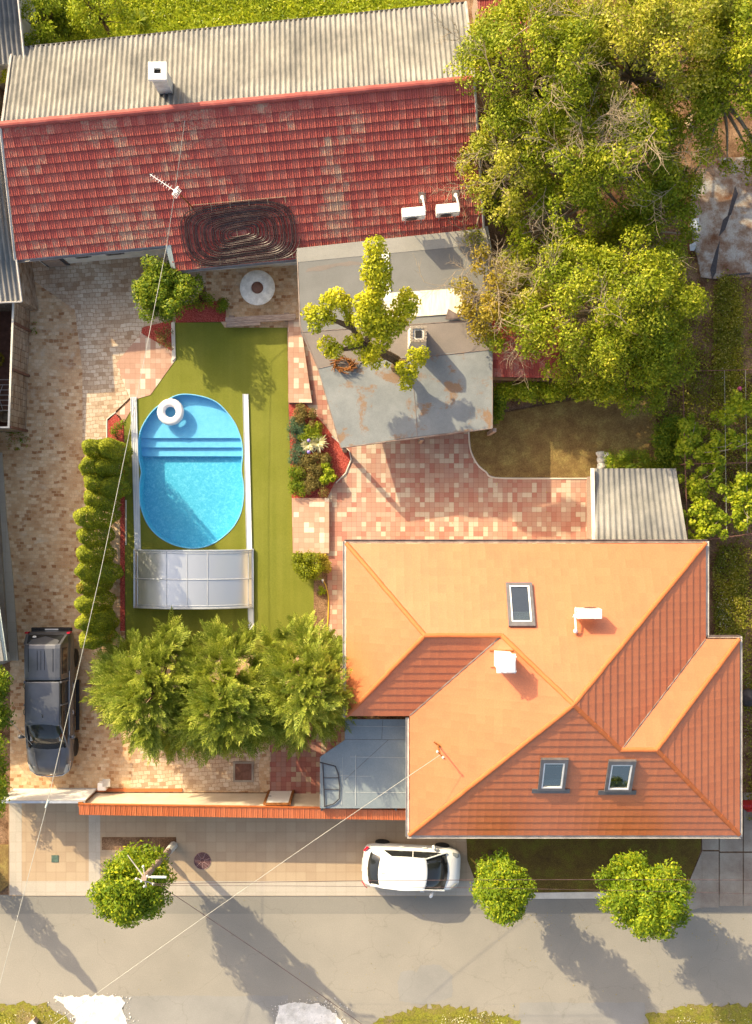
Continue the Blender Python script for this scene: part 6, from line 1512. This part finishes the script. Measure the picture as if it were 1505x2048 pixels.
big_tree(1010, 330, 75, 130, 6.0, 44, 'leaf_ne2', 'pale leafy tree hugging the right end of the red tiled roof', dead=10, drop=.15, tr=.14, rag=.12, r=(.35, .55))
big_tree(1300, 90, 170, 150, 8.5, 130, 'leaf_ne2', 'tallest pale olive tree at the top right, with bare twigs', dead=14, rag=.1)
big_tree(1475, 130, 120, 170, 8.0, 90, 'leaf_ne', 'olive tree cut by the right edge above the broken concrete', dead=10, rag=.1)
big_tree(1210, 300, 170, 120, 7.0, 105, 'leaf_ne', 'broad tree with the most bare grey twigs in the middle of the upper right garden', dead=22, rag=.12)
big_tree(1120, 430, 110, 90, 5.0, 50, 'leaf_vine', 'lower green tree under the twiggy one, beside the dark gap at the annex', dead=4, r=(.3, .5), rag=.15, tr=.14)
big_tree(1310, 440, 80, 120, 4.5, 46, 'leaf_dark', 'darker tree standing left of the broken concrete slab', dead=5, r=(.35, .55), rag=.15, tr=.14)
big_tree(1215, 605, 180, 150, 6.6, 150, 'leaf_ne', 'wide green tree between the annex and the dry lawn', dead=5, rag=.12, r=(.4, .65))
big_tree(1265, 715, 120, 85, 5.2, 66, 'leaf_dark', 'dark green tree casting shade over the dry lawn', dead=0, rag=.12, r=(.35, .55), tr=.16)
big_tree(985, 585, 60, 85, 4.6, 34, 'leaf_brown', 'yellow-brown thinly leaved tree reaching over the right side of the flat roof', dead=16, drop=.1, r=(.28, .45), rag=.2, tr=.1, leaf=.12)
big_tree(1035, 590, 66, 52, 4.8, 30, 'leaf_ne2', 'pale tree above the small red tiled shed', dead=6, r=(.3, .48), rag=.12, tr=.12)
# clump of overhanging sprays on the corrugated slope
for (x, y, tx) in ((905, 40, 'upper'), (888, 62, 'lower')):
    pass
# --- trees at the top left
big_tree(80, 40, 45, 60, 3.2, 26, 'leaf_vine', 'young green tree at the top left beside the grey corrugated shed', name='young_tree', r=(.25, .4), tr=.07, group='young trees behind the corrugated slope', drop=0)
big_tree(190, 15, 52, 55, 3.4, 30, 'leaf_vine', 'lighter young tree at the top left, second from the shed', name='young_tree', r=(.25, .42), tr=.07, group='young trees behind the corrugated slope', drop=0)
big_tree(130, 55, 60, 45, 1.8, 24, 'leaf_dark', 'low dark bush between the two young trees at the top left', name='dark_bush', r=(.28, .42), tr=.05, group=None, drop=0)
rosette('spiky_lawn_plant', 278, 42, .1, 34, .55, 'leaf_dark', 'spiky dark green plant on the upper lawn near the corrugated eave', [])
shrub('roof_edge_weed', [(10, 145, 2.5, .16), (8, 160, 2.4, .16)], 'leaf_yellow', .10, 260, 'yellow weed in the gap beside the left outbuilding roof', 'plant')
# --- hedges, bushes of the back garden
shrub('clipped_hedge', many(990, 775, 1110, 795, 44, (.8, 1.5), (.24, .36)), 'leaf_vine', .11, 260, 'bright green hedge along the top of the dry lawn', 'hedge')
shrub('clipped_hedge', many(986, 790, 1002, 838, 18, (.8, 1.5), (.22, .32)), 'leaf_bush', .11, 260, 'bright green hedge piece hanging at the right corner of the flat roof', 'hedge')
shrub('clipped_hedge', many(1110, 770, 1310, 792, 50, (.6, 1.2), (.24, .36)), 'leaf_dark', .11, 240, 'dark shaded hedge between the wide tree and the dry lawn', 'hedge')
shrub('clipped_hedge', many(1316, 845, 1358, 935, 44, (.7, 1.3), (.24, .36)), 'leaf_bush', .10, 300, 'tall green hedge block at the right end of the dry lawn', 'hedge')
shrub('grass_clump', many(1212, 908, 1300, 940, 36, (.5, 1.9), (.2, .32)), 'leaf_bush', .13, 300, 'fine-leaved green bush leaning over the grey lean-to roof', 'bush', asp=.2)
shrub('grass_clump', many(1300, 925, 1345, 940, 14, (.4, 1.2), (.2, .3)), 'leaf_dark', .12, 260, 'dark bush behind the right end of the lean-to roof', 'bush', asp=.3)
shrub('edge_hedge', many(-25, 1325, 8, 1600, 46, (2.2, 3.4), (.32, .46)), 'leaf_bush', .11, 300, 'tall green hedge at the left edge beside the pickup', 'hedge')
shrub('edge_hedge', many(-10, 1555, 6, 1625, 12, (.6, 1.4), (.24, .34)), 'leaf_street', .11, 300, 'green bush at the left end of the white gate', 'bush')
b = W(-42, 1728, 0); t = thing('narrow_cypress', b, 'narrow dark cypress at the left edge of the footway', 'tree'); m = MB(); n = 5200; z = rng.random(n) * 4.0
prof = np.interp(z, [0, .5, 2, 3.4, 4.0], [.2, .44, .42, .22, .04]) * (1 + .22 * np.sin(z * 7)); a = rng.uniform(0, 6.28, n); d = np.stack([np.cos(a), np.sin(a), np.full(n, .6)], 1)
m.leaves(np.stack([b.x + np.cos(a) * prof * rng.uniform(.6, 1.1, n), b.y + np.sin(a) * prof * rng.uniform(.6, 1.1, n), z + .2], 1), d, .12, .4); m.build('foliage', 'leaf_dark', t); MB().tube([b, b + Vector((0, 0, 3.4))], [.07, .02], 6).build('trunk', 'bark', t)
# --- vines on wires at the right
PW = thing('vine_trellis', W(1430, 900, 0), 'brown posts and wires carrying the grape vines at the right edge', 'trellis')
m = MB(); hv = 2.0
for (x0, y0, x1, y1) in ((1368, 742, 1560, 738), (1372, 928, 1560, 924), (1376, 1085, 1560, 1060)): m.tube([W(x0, y0, hv), W(x1, y1, hv)], .018, 5)
m.tube([W(1366, 740, hv), W(1376, 1085, hv)], .022, 5); m.build('wires', 'rustlid', PW)
m = MB()
for x in (1450, 1492): m.tube([W(x, 740, hv + .01), W(x + 4, 1066, hv + .01)], .006, 4)
m.build('thin_wire', 'wire_light', PW)
for (x, y) in ((1368, 742), (1372, 928), (1376, 1084), (1540, 740), (1540, 925)): MB().tube([W(x, y, hv) - Vector((0, 0, hv)), W(x, y, hv)], .04, 6).build('post', 'rustlid', PW)
vines = [([(1378, 965, 2), (1395, 985, 2), (1410, 955, 2), (1432, 935, 2), (1400, 1010, 2)], 'thin vine crossing the middle wire of the trellis'), ([(1385, 1030, 2), (1405, 1045, 2), (1425, 1060, 2), (1398, 1068, 2), (1440, 1040, 2), (1420, 1025, 2)], 'fullest vine, at the lower end of the trellis above the orange roof corner'),
         ([(1470, 985, 2), (1490, 965, 2), (1505, 990, 2), (1485, 1010, 2), (1500, 1035, 2), (1478, 1040, 2)], 'leafy vine at the lower right corner of the trellis'), ([(1465, 815, 2), (1485, 808, 2), (1500, 820, 2), (1455, 828, 2)], 'small vine clump at the upper right of the trellis'),
         ([(1440, 880, 2), (1425, 895, 2), (1475, 880, 2), (1500, 885, 2), (1410, 905, 2)], 'straggling vine just above the middle wire of the trellis'), ([(1380, 880, 2), (1375, 860, 2), (1392, 845, 2), (1376, 900, 2)], 'vine beside the hedge block at the end of the dry lawn')]
for pts, lb in vines:
    pts2 = []
    for (x, y, h) in pts:
        for _ in range(8): pts2.append((x + random.gauss(0, 11), y + random.gauss(0, 10), h + random.uniform(-.35, .15), random.uniform(.14, .26)))
    t = shrub('grape_vine', pts2, 'leaf_vine', .12, 130, lb, 'vine', 'grape vines on the trellis', trunk=False, asp=.75)
    mm = MB(); b = t.location.copy()
    vp = [b] + [Vector(at(x, y, h)) for x, y, h in pts[:1]]; mm.tube(cr_open(vp, 4), .02, 5)
    for (x0, y0, h0), (x1, y1, h1) in zip(pts[:-1], pts[1:]): mm.tube(cr_open([Vector(at(x0, y0, h0)), Vector(at((x0 + x1) / 2, (y0 + y1) / 2 + 5, h0 - .05)), Vector(at(x1, y1, h1))], 3), .012, 4)
    mm.build('stem', 'twig', t)
m = MB(); c = np.array(at(1480, 777, .5)); d = sphere(40); m.leaves(c + d * .06, d, .08, .8); m.build
pk = thing('pink_flower', W(1480, 777, 0), 'single pink flower under the vine trellis', 'flower'); M['pink'] = noisy('pink_petals', (.6, .08, .2), (.7, .15, .3), 8)
m.build('petals', 'pink', pk); MB().tube([W(1480, 777, 0), Vector(tuple(c))], .01, 4).build('stem', 'leaf_bush', pk)

# ================================================================== POLE AND CABLES
pb = W(347, 1692, .05); pt = W(288, 1757, 6.3)
UP = thing('utility_pole', pb, 'leaning wooden utility pole rising through the street tree beside the wall', 'utility pole')
m = MB(); m.tube([pb + (pt - pb) * .16, pt], [.14, .10], 10); m.build('pole_shaft', 'wood_grey', UP)
m = MB(); m.tube([pb - Vector((0, 0, .1)), pb + (pt - pb) * .20], [.17, .15], 8); m.build('concrete_foot', 'stone', UP)
m = MB(); m.tube([pt + Vector((-.62, .72, -.25)), pt + Vector((.06, -.1, -.1))], [.016, .03], 6); m.tube([pt + Vector((-.3, -.05, -.15)), pt + Vector((.35, -.25, -.15))], .022, 5); m.tube([pt + Vector((-.05, .4, -.12)), pt + Vector((.05, -.35, -.12))], .022, 5); m.build('crossarm', 'gutter', UP)
m = MB()
for dx, dy in ((-.28, -.04), (.0, -.3), (.3, -.22), (-.04, .38), (.1, .05), (-.1, -.12)): m.lathe([(.015, 0), (.04, .03), (.025, .06), (.04, .09), (.01, .13)], tuple(pt + Vector((dx, dy, -.12))), 10)
m.build('insulator', 'stone', UP)
m = MB(); m.tube([pt + Vector((.1, .02, -.05)), pt + Vector((.42, .05, .0))], [.03, .03], 6); o = m.build('lamp_arm', 'gutter', UP)
m = MB(); m.tube([pt + Vector((.25, .05, .02)), pt + Vector((.78, .05, .04))], [.05, .045], 10); m.build('lamp_head', 'lamp', o)
def sag(a, b, s_, n=14): return [Vector(a).lerp(Vector(b), i / n) - Vector((0, 0, 4 * s_ * (i / n) * (1 - i / n))) for i in range(n + 1)]
def cable(name, pts, r, mat, label, group='overhead cables'): return single(MB().tube(pts, r, 5), name, mat, pts[0], label, 'cable', group)
ridge_pt = onplane(370, 240, rl, nS, .05)
k1 = W(338, 480, 4.1); k2 = W(94, 1610, 6.0)
cable('overhead_cable', sag(ridge_pt, W(334, 488, 3.2), .05) , .010, 'wire_light', 'pale thin cable running down the red tiles past the aerial')
cable('overhead_cable', sag(W(334, 488, 3.2), W(200, 1150, 5.0), .1) + sag(W(200, 1150, 5.0), k2, .02)[1:] + sag(k2, W(-30, 2080, 6.4), .03)[1:], .011, 'wire_light', 'long pale cable sweeping from the red roof over the hedge and pickup to the road')
m = MB(); m.tube([W(97, 1600, 6.0), W(91, 1616, 6.0)], [.04, .03], 6); single(m, 'cable_splice', 'lamp', W(94, 1608, 6.0), 'small pale splice on the long cable above the white gate', 'cable splice')
cable('house_service_cable', sag(mt_, W(90, 2062, 6.6), .35), .009, 'wire_light', 'white service cable slanting from the rusty mast across the road to the bottom left')
cable('street_cable', sag(pt + Vector((.2, -.2, 0)), W(1640, 1762, 6.6), .25), .010, 'wire_dark', 'upper dark cable running from the leaning pole along the footway to the right edge')
cable('street_cable', sag(pt + Vector((.3, -.25, 0)), W(1640, 1792, 6.6), .25), .007, 'wire_dark', 'lower thin cable running from the pole over the street trees')
cable('street_cable', sag(pt + Vector((.1, -.2, -.5)), W(760, 2075, 5.4), .15), .011, 'wire_dark', 'dark cable slanting from the pole across the road to the bottom')
cable('thin_side_cable', sag(W(-20, 1400, 3.2), W(64, 1490, 2.2), .05), .009, 'wire_light', 'short pale cable from the left hedge to the pickup mirror')

# ================================================================== one object per separate piece
def split_pieces(names):
    for o in list(COL.objects):
        if o.type != 'MESH' or o.name.split('.')[0] not in names or o.children: continue
        bm = bmesh.new(); bm.from_mesh(o.data); bm.verts.ensure_lookup_table(); seen = set(); isl = []
        for v in bm.verts:
            if v.index in seen: continue
            st_, cur = [v], []; seen.add(v.index)
            while st_:
                a = st_.pop(); cur.append(a.index)
                for e in a.link_edges:
                    b = e.other_vert(a)
                    if b.index not in seen: seen.add(b.index); st_.append(b)
            isl.append(set(cur))
        if len(isl) > 1:
            base = o.name.split('.')[0]; me0 = o.data
            for k, keep in enumerate(isl):
                b2 = bmesh.new(); b2.from_mesh(me0); b2.verts.ensure_lookup_table()
                bmesh.ops.delete(b2, geom=[v for v in b2.verts if v.index not in keep], context='VERTS')
                me = bpy.data.meshes.new(base); b2.to_mesh(me); b2.free(); me.materials.append(me0.materials[0])
                if k == 0: o.data = me; continue
                c = o.copy(); c.data = me; COL.objects.link(c)
        bm.free()
split_pieces({'verge_flashing', 'bracket', 'valley_flashing', 'gable', 'pipe_flashing', 'roof_step_iron', 'sun_visor', 'door_handle', 'wiper', 'roof_channel', 'insulator', 'fence_post', 'batten', 'seam', 'roof_seam', 'thin_wire', 'downpipe', 'bonnet_crease', 'crossarm', 'crossbar', 'rail', 'pillar'})
